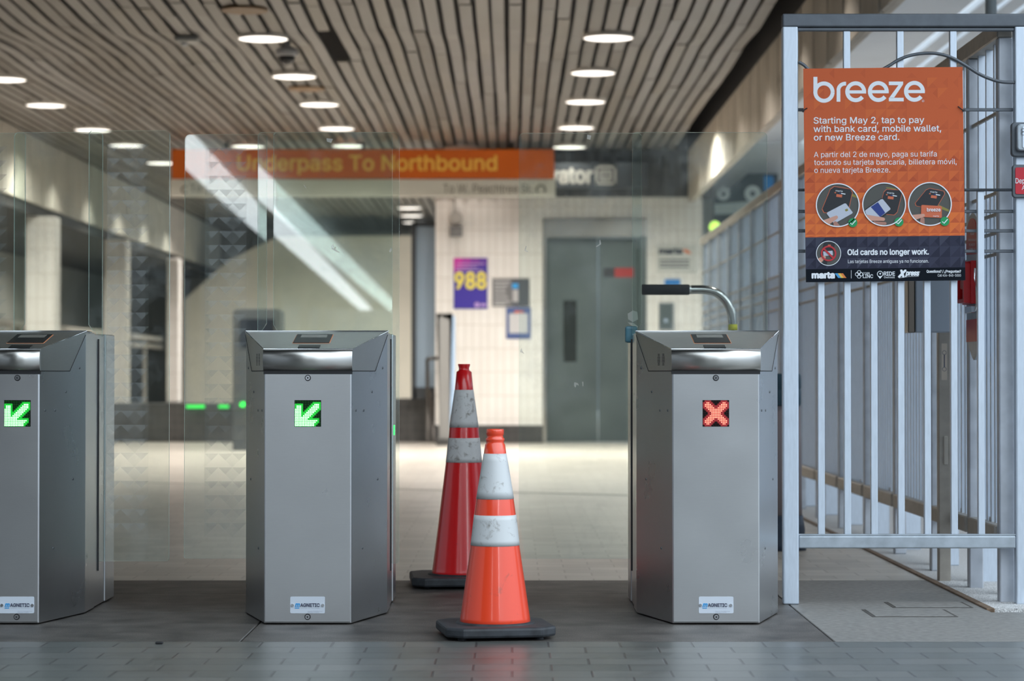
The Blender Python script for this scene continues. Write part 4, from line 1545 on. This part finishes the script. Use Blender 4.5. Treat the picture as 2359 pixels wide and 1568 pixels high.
for x in (520, 836, 1180):
    q = P(x, 343, SY)
    bm = nb(); tube(bm, [(q.x, SY + .07, q.z - .02), (q.x, SY + .07, 4.15)], .02); obj('hanger', bm, dark, t)
EY2 = 30.35
t = thing('elevator_sign', 'dark grey elevator sign partly hidden behind the orange sign', 'sign', P(1380, 404, EY2))
a, b = P(1120, 432, EY2), P(1492, 375, EY2)
bm = nb(); box(bm, a.x, b.x, EY2, EY2 + .12, a.z, b.z, bev=.008); obj('sign_panel', bm, mat('sign_slate', (.075, .085, .10), .5), t)
A = Art(EY2 - .003, step=.002)
bm = nb(); A.text(bm, 'Elevator', 1204, 421, w=161, h=36, bold=.02); obj('sign_lettering', bm, mat('sign_grey_ink', (.62, .60, .56), .5), t)
bm = nb()
def ring_rect(x0, y0, x1, y1, w):
    A.poly(bm, [(x0, y0), (x1, y0), (x1, y0 + w), (x0, y0 + w)]); A.poly(bm, [(x0, y1 - w), (x1, y1 - w), (x1, y1), (x0, y1)])
    A.poly(bm, [(x0, y0), (x0 + w, y0), (x0 + w, y1), (x0, y1)]); A.poly(bm, [(x1 - w, y0), (x1, y0), (x1, y1), (x1 - w, y1)])
ring_rect(1371, 381, 1420, 426, 6)
A.poly(bm, [(1382, 391), (1409, 391), (1409, 417), (1382, 417)], lay=1)
obj('elevator_symbol', bm, mat('sign_grey_ink', (.62, .60, .56), .5), t)
bm = nb(); A.poly(bm, [(1388, 396), (1392, 396), (1392, 412), (1388, 412)], lay=2); A.poly(bm, [(1398, 396), (1402, 396), (1402, 412), (1398, 412)], lay=2)
obj('symbol_figures', bm, mat('sign_slate', (.075, .085, .10), .5), t)

# ================================================================ ELEVATOR
t = thing('elevator', 'wide steel elevator doors with a narrow dark window slot', 'elevator', ((ex0 + ex1) / 2, EY, 0))
zl = P(1300, 545, EY).z
est = mat('elevator_steel', (.12, .145, .145), .35, .75, noise=.1, nscale=2, rvar=.08)
est_l = mat('elevator_lintel', (.50, .48, .44), .2, .85, noise=.08, nscale=4)
bm = nb(); box(bm, ex0, ex1, EY - .03, EY + .35, zl, ztop, bev=.006); obj('lintel', bm, est_l, t)
for a, b in ((ex0, ex0 + .05), (ex1 - .09, ex1)):
    bm = nb(); box(bm, a, b, EY - .03, EY + .35, 0, zl, bev=.006); obj('jamb', bm, est_l if a < ex0 + .01 else est, t)
xm = P(1378, 700, EY + .2).x
for a, b in ((ex0 + .055, xm - .004), (xm + .004, ex1 - .095)):
    bm = nb(); box(bm, a, b, EY + .2, EY + .24, .01, zl - .005, bev=.004)
    d2 = obj('door_leaf', bm, est, t)
    if a < xm - .1:
        q0, q1 = P(1298, 833, EY + .19), P(1328, 692, EY + .19)
        bm = nb(); box(bm, q0.x, q1.x, EY + .185, EY + .2, q0.z, q1.z, bev=.003); obj('door_window', bm, mat('window_dark', (.02, .025, .022), .2), d2)
q0, q1 = P(1390, 638, EY + .19), P(1416, 617, EY + .19)
r0, r1 = P(1416, 638, EY + .19), P(1460, 617, EY + .19)
bm = nb(); box(bm, q0.x, q1.x, EY + .19, EY + .2, q0.z, q1.z); box(bm, r0.x, r1.x, EY + .19, EY + .2, r0.z, r1.z, mi=1)
obj('door_notice', bm, [mat('notice_black', (.02, .02, .025), .4), mat('notice_red', (.45, .03, .03), .4)], t, label='small black and red strip notice on the door')

# ================================================================ WALL POSTERS AND FITTINGS (elevator wall)
WY = EY - .006
def flat_thing(name, label, cat, quad, base_m, Y=WY, th=.006, group=None):
    (x0, y0, x1, y1) = quad
    t = thing(name, label, cat, P((x0 + x1) / 2, (y0 + y1) / 2, Y), group)
    a, b = P(x0, y1, Y), P(x1, y0, Y)
    bm = nb(); box(bm, a.x, b.x, Y - th, Y + .005, a.z, b.z); obj('sheet', bm, base_m, t)
    return t, Art(Y - th - .003, step=.002)
ind = mat('poster_indigo', (.035, .018, .30), .5)
t, A = flat_thing('helpline_poster', 'purple and indigo poster with big yellow numerals 988', 'poster', (1045, 594, 1123, 711), ind)
bm = nb()
pur = [mat('poster_purple_%d' % i, c, .5) for i, c in enumerate([(.55, .02, .33), (.36, .02, .32), (.20, .02, .31), (.10, .018, .30)])]
for k in range(4):
    x0 = 1045 + k * 19.5
    A.poly(bm, [(x0, 594), (x0 + 19.5, 594), (x0 + 19.5, 612 - k * 3), (x0, 616 - k * 3 + 3)], k)
    A.poly(bm, [(x0, 616 - k * 3 + 3), (x0 + 19.5, 612 - k * 3), (x0 + 19.5, 622 - k * 4), (x0, 628 - k * 4)], min(3, k + 1))
obj('magenta_corner', bm, pur, t)
bm = nb(); A.text(bm, '988', 1049, 664, w=70, h=36, bold=.018, lay=1); obj('numerals', bm, mat('poster_yellow', (.82, .70, .10), .5), t)
bm = nb()
lil = mat('poster_lilac', (.45, .30, .62), .5)
for y, x0, x1 in ((606, 1052, 1116), (614, 1050, 1100), (621, 1050, 1114)):
    A.poly(bm, [(x0, y), (x1, y), (x1, y + 2.5), (x0, y + 2.5)], lay=1)
A.disc(bm, 1099, 702, 6, lay=1); A.poly(bm, [(1107, 699), (1121, 699), (1121, 705), (1107, 705)], lay=1)
obj('small_print', bm, lil, t)
gp = mat('poster_grey', (.14, .14, .145), .5)
t, A = flat_thing('service_notice', 'grey and slate landscape notice right of the 988 poster', 'notice', (1134, 641, 1220, 706), gp)
bm = nb(); A.poly(bm, [(1180, 641), (1220, 641), (1220, 706), (1180, 706)]); obj('slate_half', bm, mat('poster_slate', (.065, .075, .09), .5), t)
bm = nb()
for y in (647, 655, 663, 672, 682, 692, 699):
    A.poly(bm, [(1139, y), (1165 + (y % 3) * 5, y), (1165 + (y % 3) * 5, y + 4), (1139, y + 4)], lay=1)
A.poly(bm, [(1181, 667), (1194, 667), (1194, 695), (1181, 695)], lay=1)
obj('pale_print', bm, mat('print_pale', (.42, .42, .42), .5), t)
bm = nb(); A.poly(bm, [(1180, 653), (1194, 653), (1194, 664), (1180, 664)], lay=1); obj('blue_mark', bm, blue_p, t)
t, A = flat_thing('blue_notice', 'blue bordered white notice below the grey notice', 'notice', (1166, 708, 1223, 780), mat('poster_blue', (.05, .09, .25), .5))
bm = nb(); A.poly(bm, [(1173, 722), (1216, 722), (1216, 767), (1173, 767)]); obj('white_middle', bm, mat('poster_offwhite', (.55, .55, .55), .5), t)
bm = nb(); A.poly(bm, [(1185, 716), (1206, 716), (1206, 720), (1185, 720)], lay=1); obj('orange_mark', bm, or_m[3], t)
t, A = flat_thing('transit_notice', 'white sign with transit logo on the tiled wall right of the elevator', 'sign', (1512, 566, 1602, 628), mat('sign_pale', (.62, .62, .58), .5), th=.02)
bm = nb(); A.text(bm, 'marta', 1519, 584, w=52, h=13, bold=.04)
for y in (597, 605, 613):
    A.poly(bm, [(1519, y), (1588, y), (1588, y + 3.5), (1519, y + 3.5)])
obj('print', bm, mat('sign_dark_ink', (.06, .07, .09), .5), t)
bm = nb(); A.poly(bm, [(1571, 574), (1582, 574), (1594, 584), (1583, 584)], lay=1); obj('logo_stripes', bm, or_m[3], t)
t, A = flat_thing('blue_plate', 'small blue plate under the white transit sign', 'sign', (1531, 643, 1567, 657), mat('plate_blue', (.02, .20, .55), .5), th=.015)
t, A = flat_thing('call_station', 'grey steel elevator call panel under the blue plate', 'panel', (1517, 697, 1552, 760), est_l, th=.03)
bm = nb(); A.poly(bm, [(1520, 700), (1549, 700), (1549, 757), (1520, 757)]); A.disc(bm, 1534, 738, 5, lay=1, mi=1); obj('panel_face', bm, [est, bolt_m], t)
# wall alarm
t = thing('wall_alarm', 'pale wall alarm horn with grey box below it, high on the tiled wall', 'alarm', P(1051, 515, WY))
q = P(1051, 503, WY)
bm = nb(); cyl(bm, (q.x, EY - .05, q.z), 'Y', .085, .09); cyl(bm, (q.x, EY - .11, q.z), 'Y', .055, .04); obj('horn', bm, mat('alarm_pale', (.42, .40, .37), .5), t)
bm = nb(); tube(bm, [(q.x - .02, EY - .03, q.z + .07), (q.x - .02, EY - .03, q.z + .30)], .014); obj('conduit', bm, mat('alarm_pale', (.42, .40, .37), .5), t)
a, b = P(1037, 545, WY), P(1065, 522, WY)
bm = nb(); box(bm, a.x, b.x, EY - .11, EY, a.z, b.z, bev=.01); obj('alarm_box', bm, mat('alarm_grey', (.17, .17, .17), .5), t)

# ---- things in front of the elevator wall
# grey upright panel with rounded top
a, b = P(1011, 1028, 29.6), P(1048, 722, 29.6)
t = thing('information_pylon', 'grey upright pylon with rounded top beside the tiled wall corner', 'pylon', ((a.x + b.x) / 2, 29.6, 0))
bm = nb(); prism(bm, rounded(a.x, b.x - .06, .08, b.z, (0, 0, .08, .08)), 'Y', 29.6, 29.75, bev=.006); obj('pylon_body', bm, mat('pylon_grey', (.30, .30, .29), .4, .4), t)
bm = nb(); prism(bm, rounded(b.x - .058, b.x, .08, b.z - .02, (0, 0, .03, 0)), 'Y', 29.6, 29.75, bev=.004); obj('blue_edge', bm, mat('pylon_blue', (.36, .50, .68), .3), t)  # blue reflection on the pylon, painted as a coloured strip
bm = nb(); box(bm, a.x - .03, b.x + .02, 29.55, 29.8, 0, .08, bev=.004); obj('pylon_base', bm, tile_dark, t)
# leaning metal frame
t = thing('metal_frame', 'thin dark metal frame standing beside the grey pylon', 'frame', P(998, 1015, 29.4) * 1.0)
t.location.z = 0; t['_w'] = (t.location.x, 29.4, 0)
bm = nb()
for pts in ([(986, 1018), (984, 826)], [(984, 826), (1010, 824)], [(1000, 1018), (990, 900)]):
    tube(bm, [P(x, min(y, 1022), 29.4) for x, y in pts], .022)
obj('frame_tubes', bm, mat('frame_dark', (.05, .045, .04), .4, .5), t)
# lit display / glazed door
a, b = P(953, 897, 30.9), P(1006, 518, 30.9)
t = thing('glazed_panel', 'tall narrow glazed panel with dark frame at the left of the tiled wall', 'glass panel', ((a.x + b.x) / 2, 30.9, .6))
bm = nb(); box(bm, a.x, b.x, 30.92, 30.98, a.z, b.z); obj('glazing', bm, mat('glazing_blue', (.26, .33, .40), .12), t)
bm = nb()
box(bm, a.x - .03, a.x + .03, 30.88, 31.0, .56, b.z + .03); box(bm, a.x, b.x, 30.88, 31.0, b.z - .02, b.z + .04); box(bm, a.x, b.x, 30.88, 31.0, .56, a.z + .03)
obj('panel_frame', bm, mat('frame_black', (.03, .035, .04), .4), t)
# dark machine behind the left glass
a, b = P(536, 1036, 27.6), P(648, 711, 27.6)
t = thing('ticket_machine', 'dark grey upright machine with rounded top seen through the etched glass', 'machine', ((a.x + b.x) / 2, 27.8, 0))
bm = nb(); prism(bm, rounded(a.x, b.x, .0, b.z, (0, 0, .06, .06)), 'Y', 27.6, 28.0, bev=.01); obj('machine_body', bm, mat('machine_grey', (.075, .08, .08), .45), t)
q0, q1 = P(552, 800, 27.6), P(632, 735, 27.6)
bm = nb(); box(bm, q0.x, q1.x, 27.58, 27.6, q0.z, q1.z, bev=.004); obj('machine_screen', bm, black_gloss, t)
q = P(559, 931, 27.55)
bm = nb(); cyl(bm, q, 'Y', .03, .06); obj('green_lamp', bm, emis('lamp_green', (.02, 1, .08), 2.5), t, label='lit green lamp')  # glowing disc added for a green signal reflected in the glass
for i, (x, w_) in enumerate(((515, 12), (450, 22))):  # added glowing blocks standing in for green reflected streaks
    q = P(x, 936, 31.15)
    bm = nb(); box(bm, q.x - w_ / 190., q.x + w_ / 190., 31.13, 31.197, q.z - .02, q.z + .02, bev=.005)
    tag(obj('green_strip_light', bm, emis('strip_green', (.03, 1, .10), (1.4, .7)[i]), loc=q),
        ('short lit green strip on the dark parapet, nearer the machine', 'longer fainter green strip on the dark parapet, farther from the machine')[i], 'light')

# chrome handle with black grip, part of a push cart behind the right fare gate
HY = 10.6
t = thing('push_cart', 'push cart behind the red X fare gate with curved chrome handle and black grip', 'cart', (P(1620, 800, HY).x, HY, 0))
hp = smooth_pts([(1588, 667), (1625, 667.5), (1650, 674), (1668, 688), (1680, 706), (1686, 726), (1688, 748), (1688, 800)], 5)
zf = lambda x, y: P(x, y, HY)
xx = zf(1688, 800).x
bm = nb(); tube(bm, [zf(*p) for p in hp] + [(xx, HY, .12)], .0195, n=18); obj('handle_tube', bm, mat('chrome', (.62, .62, .60), .18, 1.0), t)
bm = nb(); tube(bm, [zf(1478, 667), zf(1480, 667), zf(1586, 667), zf(1588, 667)], [.019, .0235, .0235, .021], n=18); obj('grip', bm, mat('foam_black', (.012, .013, .018), .8), t, label='black foam grip')
q = zf(1688, 753)
bm = nb(); lathe(bm, [(.0205, q.z - .014), (.0205, q.z + .012)], (q.x, HY, 0), 24); obj('yellow_tag', bm, mat('tag_yellow', (.72, .68, .02), .5), t)
bm = nb(); box(bm, xx - .42, xx + .03, HY + .05 - .07, HY + .55, .10, .14, bev=.008); obj('platform', bm, galv2, t)
for dx_ in (-.36, -.03):
    for dy_ in (.05, .48):
        bm = nb(); cyl(bm, (xx + dx_, HY + dy_, .05), 'X', .05, .03); obj('wheel', bm, rubber, t)

# tall bin behind the gate post
BY = 11.72
t = thing('waste_bin', 'tall taupe waste bin with teal rim and navy base behind the left gate post', 'waste bin', (P(1806, 784, BY).x, BY, 0))
L_ = (P(1806, 784, BY).x, BY, 0)
zt = P(1800, 860, BY).z; zm = P(1800, 934, BY).z; zn = P(1800, 1186, BY).z
bm = nb(); lathe(bm, [(.086, zn), (.084, .45), (.078, zm)], L_, 40); obj('bin_body', bm, mat('bin_taupe', (.26, .22, .23), .6), t)
bm = nb(); lathe(bm, [(.080, zm), (.083, zm + .01), (.083, zm + .075), (.080, zm + .08), (.084, zm + .085), (.082, zt - .01), (.076, zt)], L_, 40)
obj('bin_rim', bm, mat('bin_teal', (.03, .075, .11), .45), t)
bm = nb(); lathe(bm, [(.105, 0), (.107, .03), (.098, .06), (.10, .10), (.090, zn)], L_, 40); obj('bin_base', bm, mat('bin_navy', (.03, .045, .075), .5), t)

# ================================================================ CEILING FITTINGS
diff = emis('lamp_diffuser', (1.0, .93, .84), 2.6)
ring_m = mat('lamp_ring', (.62, .58, .52), .4)
brown = mat('lamp_blank', (.22, .13, .06), .5)
rows = {
    'in the row right of centre': [(1402, 76), (1366.5, 163.5), (1349, 233), (1327.5, 292), (1312, 335)],
    'in the row left of centre': [(605, 79), (677, 171), (735, 239.5), (775, 294), (803, 332)],
    'in the far left row': [(8, 178), (104, 241.5), (212, 297), (290, 331), (372, 374)],
}
WC = (1.0, .935, .865)
for rname, lst in rows.items():
    for i, (x, y) in enumerate(lst):
        Yd = 2.88 * F / (868 - y)
        c = Vector(((x - 1179.5) * Yd / F, Yd, zc(Yd) - .012))
        lab = '%s round ceiling light %s' % (['nearest', 'second nearest', 'third nearest', 'fourth nearest', 'farthest'][i], rname)
        t = thing('ceiling_light', lab, 'ceiling light', tuple(c), 'round downlights in the slatted ceiling')
        bm = nb(); lathe(bm, [(.205, -.012), (.212, -.018), (.212, .03), (.19, .035)], tuple(c), 36, cap=False); obj('trim_ring', bm, ring_m, t)
        bm = nb(); lathe(bm, [(.205, -.012), (.204, .01)], tuple(c), 36); obj('diffuser', bm, diff, t)
        if rname == 'in the row left of centre' and i < 3:
            bm = nb()
            for dx_ in (-.07, .05, .15):
                cyl(bm, (c.x + dx_, c.y + .05, c.z + .03), 'Z', .02, .07, n=12)
            obj('mount_clip', bm, ring_m, t)
        area_lamp('downlight', (c.x, c.y, c.z - .06), .38, 44 if Yd < 29 else 2.5, WC, math.radians(150))
for i, (x, y) in enumerate(((1063, 338), (571, 333), (943, 479), (948, 497), (952, 512))):
    Yd = 2.88 * F / (868 - y)
    c = Vector(((x - 1179.5) * Yd / F, Yd, zc(Yd) - .012))
    if i == 0: c.z -= .02
    t = thing('ceiling_light', ['round ceiling light just above the orange sign lettering', 'round ceiling light above the left part of the orange sign',
               'nearest of three far ceiling lights seen under the orange sign', 'middle of three far ceiling lights seen under the orange sign',
               'farthest of three far ceiling lights seen under the orange sign'][i], 'ceiling light', tuple(c), 'round downlights in the slatted ceiling')
    bm = nb(); lathe(bm, [(.205, -.012), (.212, -.018), (.212, .03), (.19, .035)], tuple(c), 36, cap=False); obj('trim_ring', bm, ring_m, t)
    bm = nb(); lathe(bm, [(.205, -.012), (.204, .01)], tuple(c), 36); obj('diffuser', bm, diff, t)
    area_lamp('downlight', (c.x, c.y, c.z - .06), .38, 44 if Yd < 29 else 2.5, WC, math.radians(150))
for i, (x, y) in enumerate(((562, 25), (705, 204))):
    Yd = 2.88 * F / (868 - y)
    c = ((x - 1179.5) * Yd / F, Yd, zc(Yd) - .014)
    bm = nb(); lathe(bm, [(.185, -.004), (.185, .02)], c, 36)
    tag(obj('blanking_disc', bm, brown, None, loc=c), ('brown unlit disc in the ceiling, nearer the camera', 'brown unlit disc in the ceiling, just beyond the security camera')[i], 'ceiling disc')
# fill lamps without fixtures, added to brighten the elevator wall and deep left part
for x, y_, z_, pw in ((-.3, 26.4, 3.6, 165), (1.6, 26.4, 3.6, 145), (-3.5, 40, 3.6, 110), (-1.5, 40, 3.6, 110), (-3.5, 36, 3.6, 80), (-6.9, 28, 2.7, 30), (-6.9, 33, 2.7, 30), (-6.9, 38, 2.7, 30)):
    area_lamp('downlight', (x, y_, z_), .38, pw, WC, math.radians(160))
for k in range(9):
    area_lamp('wall_washer', (-5.35, 20.3 + k * 2.5, 3.62), .2, 18, WC, math.radians(120), (0, math.radians(-14), 0))
for k in range(8):
    area_lamp('wall_washer', (1.85, 11 + k * 2.5, 3.66), .2, 6.5, WC, math.radians(130), (0, math.radians(14), 0))
# dome camera
Yd = 20.9
q = P(661, 100, Yd)
t = thing('dome_camera', 'grey dome security camera hanging from the slatted ceiling', 'security camera', (q.x, Yd, zc(Yd)))
za = zc(Yd)
bm = nb(); lathe(bm, [(.03, za - .05), (.03, za + .02)], (q.x, Yd, 0), 20); lathe(bm, [(.08, za - .125), (.098, za - .11), (.098, za - .065), (.05, za - .04)], (q.x, Yd, 0), 28)
obj('housing', bm, mat('camera_grey', (.42, .42, .42), .4), t)
bm = nb(); lathe(bm, [(.010, za - .20), (.035, za - .19), (.06, za - .16), (.075, za - .125)], (q.x, Yd, 0), 28); obj('dome', bm, black_gloss, t)
# smoke detector like fitting
q = P(432, 72, 20.4)
t = thing('ceiling_box', 'small pale box on the ceiling left of the dome camera', 'ceiling box', (q.x, 20.4, zc(20.4)))
bm = nb(); box(bm, q.x - .10, q.x + .10, 20.3, 20.5, zc(20.4) - .05, zc(20.4) - .005, bev=.01); obj('box_body', bm, mat('box_pale', (.36, .36, .34), .5), t)
bm = nb(); lathe(bm, [(.008, zc(20.4) - .085), (.03, zc(20.4) - .07), (.035, zc(20.4) - .05)], (q.x - .03, 20.4, 0), 20); obj('lens', bm, mat('lens_pale', (.45, .47, .48), .3), t)

# ---- beyond the fence on the right
t = thing('mural_panel', 'dark teal panel with two pale rings and a blue square beyond the fence', 'mural', P(1715, 450, 30.9))
a, b = P(1644, 548, 30.9), P(1792, 400, 30.9)
bm = nb(); prism(bm, [(a.x, a.z), (b.x, a.z), (b.x, b.z), (P(1722, 0, 30.9).x, b.z), (P(1680, 0, 30.9).x, P(0, 436, 30.9).z), (a.x, P(0, 458, 30.9).z)], 'Y', 30.88, 30.98)
obj('teal_board', bm, mat('mural_teal', (.045, .07, .085), .5), t)
A = Art(30.877, step=.002)
bm = nb(); A.disc(bm, 1666, 446, 15, r2=6); A.disc(bm, 1734, 446, 19, r2=6); obj('pale_rings', bm, mat('mural_pale', (.40, .46, .48), .5), t)
bm = nb(); A.poly(bm, [(1645, 470), (1745, 462), (1745, 482), (1700, 492), (1645, 494)]); obj('pale_band', bm, mat('mural_band', (.30, .36, .37), .5), t)
bm = nb(); A.poly(bm, [(1760, 404), (1782, 406), (1782, 440), (1760, 440)]); obj('blue_square', bm, mat('mural_blue', (.03, .18, .42), .5), t)
q = P(1647, 523, 29.5)
t = thing('yellow_lamp', 'round yellow green signal lamp on a pole beyond the fence', 'lamp', (q.x, 29.5, 0))
bm = nb(); lathe(bm, [(.0 + .01, -.075), (.05, -.055), (.075, 0), (.05, .055), (.01, .075)], tuple(q), 24); obj('lamp_globe', bm, emis('signal_yellow', (.62, 1, .16), 1.6), t)
bm = nb(); tube(bm, [(q.x - .0, 29.5, 0), (q.x, 29.5, q.z - .07)], .02); obj('lamp_pole', bm, galv2, t)
bm = nb(); q = P(2283, 10, 12.5)
tube(bm, [(q.x, 12.5, 2.2), (q.x, 12.5, 4.15)], .03)
tag(obj('ceiling_pipe', bm, mat('pipe_grey', (.25, .28, .29), .5), loc=(q.x, 12.5, 3)), 'grey vertical pipe above the barred gate at upper right', 'pipe')
bm = nb()
q = fl(367, 1483)
box(bm, q.x - .012, q.x + .012, q.y - .008, q.y + .008, 0, .008, bev=.003)
tag(obj('floor_debris', bm, dark, loc=(q.x, q.y, 0)), 'small dark bit of litter on the front pavers at left', 'litter')

for k_, (x0, x1, y0, y1) in enumerate(((2007, 2184, 1404.6, 1420), (2056, 2222, 1387.5, 1399))):
    a_, b_ = fl(x0, y0), fl(x1, y1)
    w_ = (fl(x1, y0).x - fl(x0, y0).x) / 2
    c_ = (a_.x + b_.x) / 2
    t = thing('floor_hatch', ('rectangular floor hatch in front of the barred gate', 'rectangular floor hatch just under the barred gate')[k_], 'floor hatch', (c_, (a_.y + b_.y) / 2, 0))
    yA, yB = min(a_.y, b_.y), max(a_.y, b_.y)
    bm = nb(); box(bm, c_ - w_ - .012, c_ + w_ + .012, yA - .012, yB + .012, -.03, .0012); obj('hatch_frame', bm, mat('hatch_joint', (.06, .055, .05), .7), t)
    bm = nb(); box(bm, c_ - w_, c_ + w_, yA, yB, -.03, .003, bev=.001); obj('hatch_cover', bm, MATS['granite_pale'], t)

# ---- platform light strip behind the camera (seen only as reflections in the glass)
t = thing('platform_canopy', 'long platform canopy with one fluorescent strip behind the viewer', 'canopy', (-6, -50, 0))
bm = nb(); box(bm, -10, 2.5, -95, -9, 4.0, 4.3); obj('canopy_roof', bm, mat('canopy_grey', (.10, .10, .10), .7), t)
for y in range(-90, -9, 10):
    bm = nb(); box(bm, -8.6, -8.3, y, y + .3, 0, 4.0); obj('canopy_column', bm, concrete, t)
def strip(bm, a, b, w):
    a, b = Vector(a), Vector(b)
    d = (b - a).normalized(); n_ = Vector((-d.y, d.x, 0)) * w / 2
    V = [a + n_, b + n_, b - n_, a - n_]
    hull_faces(bm, [v + Vector((0, 0, z)) for z in (0, .08) for v in V], [(0, 1, 2, 3), (4, 5, 6, 7), (0, 1, 5, 4), (1, 2, 6, 5), (2, 3, 7, 6), (3, 0, 4, 7)])
bm = nb(); strip(bm, (4.3, -.5, 3.2), (4.6, -11, 3.2), .22); obj('side_light_strip', bm, emis('tube_white2', (.88, .95, 1.0), 22.0), t)  # unseen strip added for highlights on the cones and right-hand steel
bm = nb(); strip(bm, (-4.0, -11, 3.75), (-6.4, -88, 3.75), .5); obj('light_strip', bm, emis('tube_white', (.88, .95, 1.0), 9.0), t)
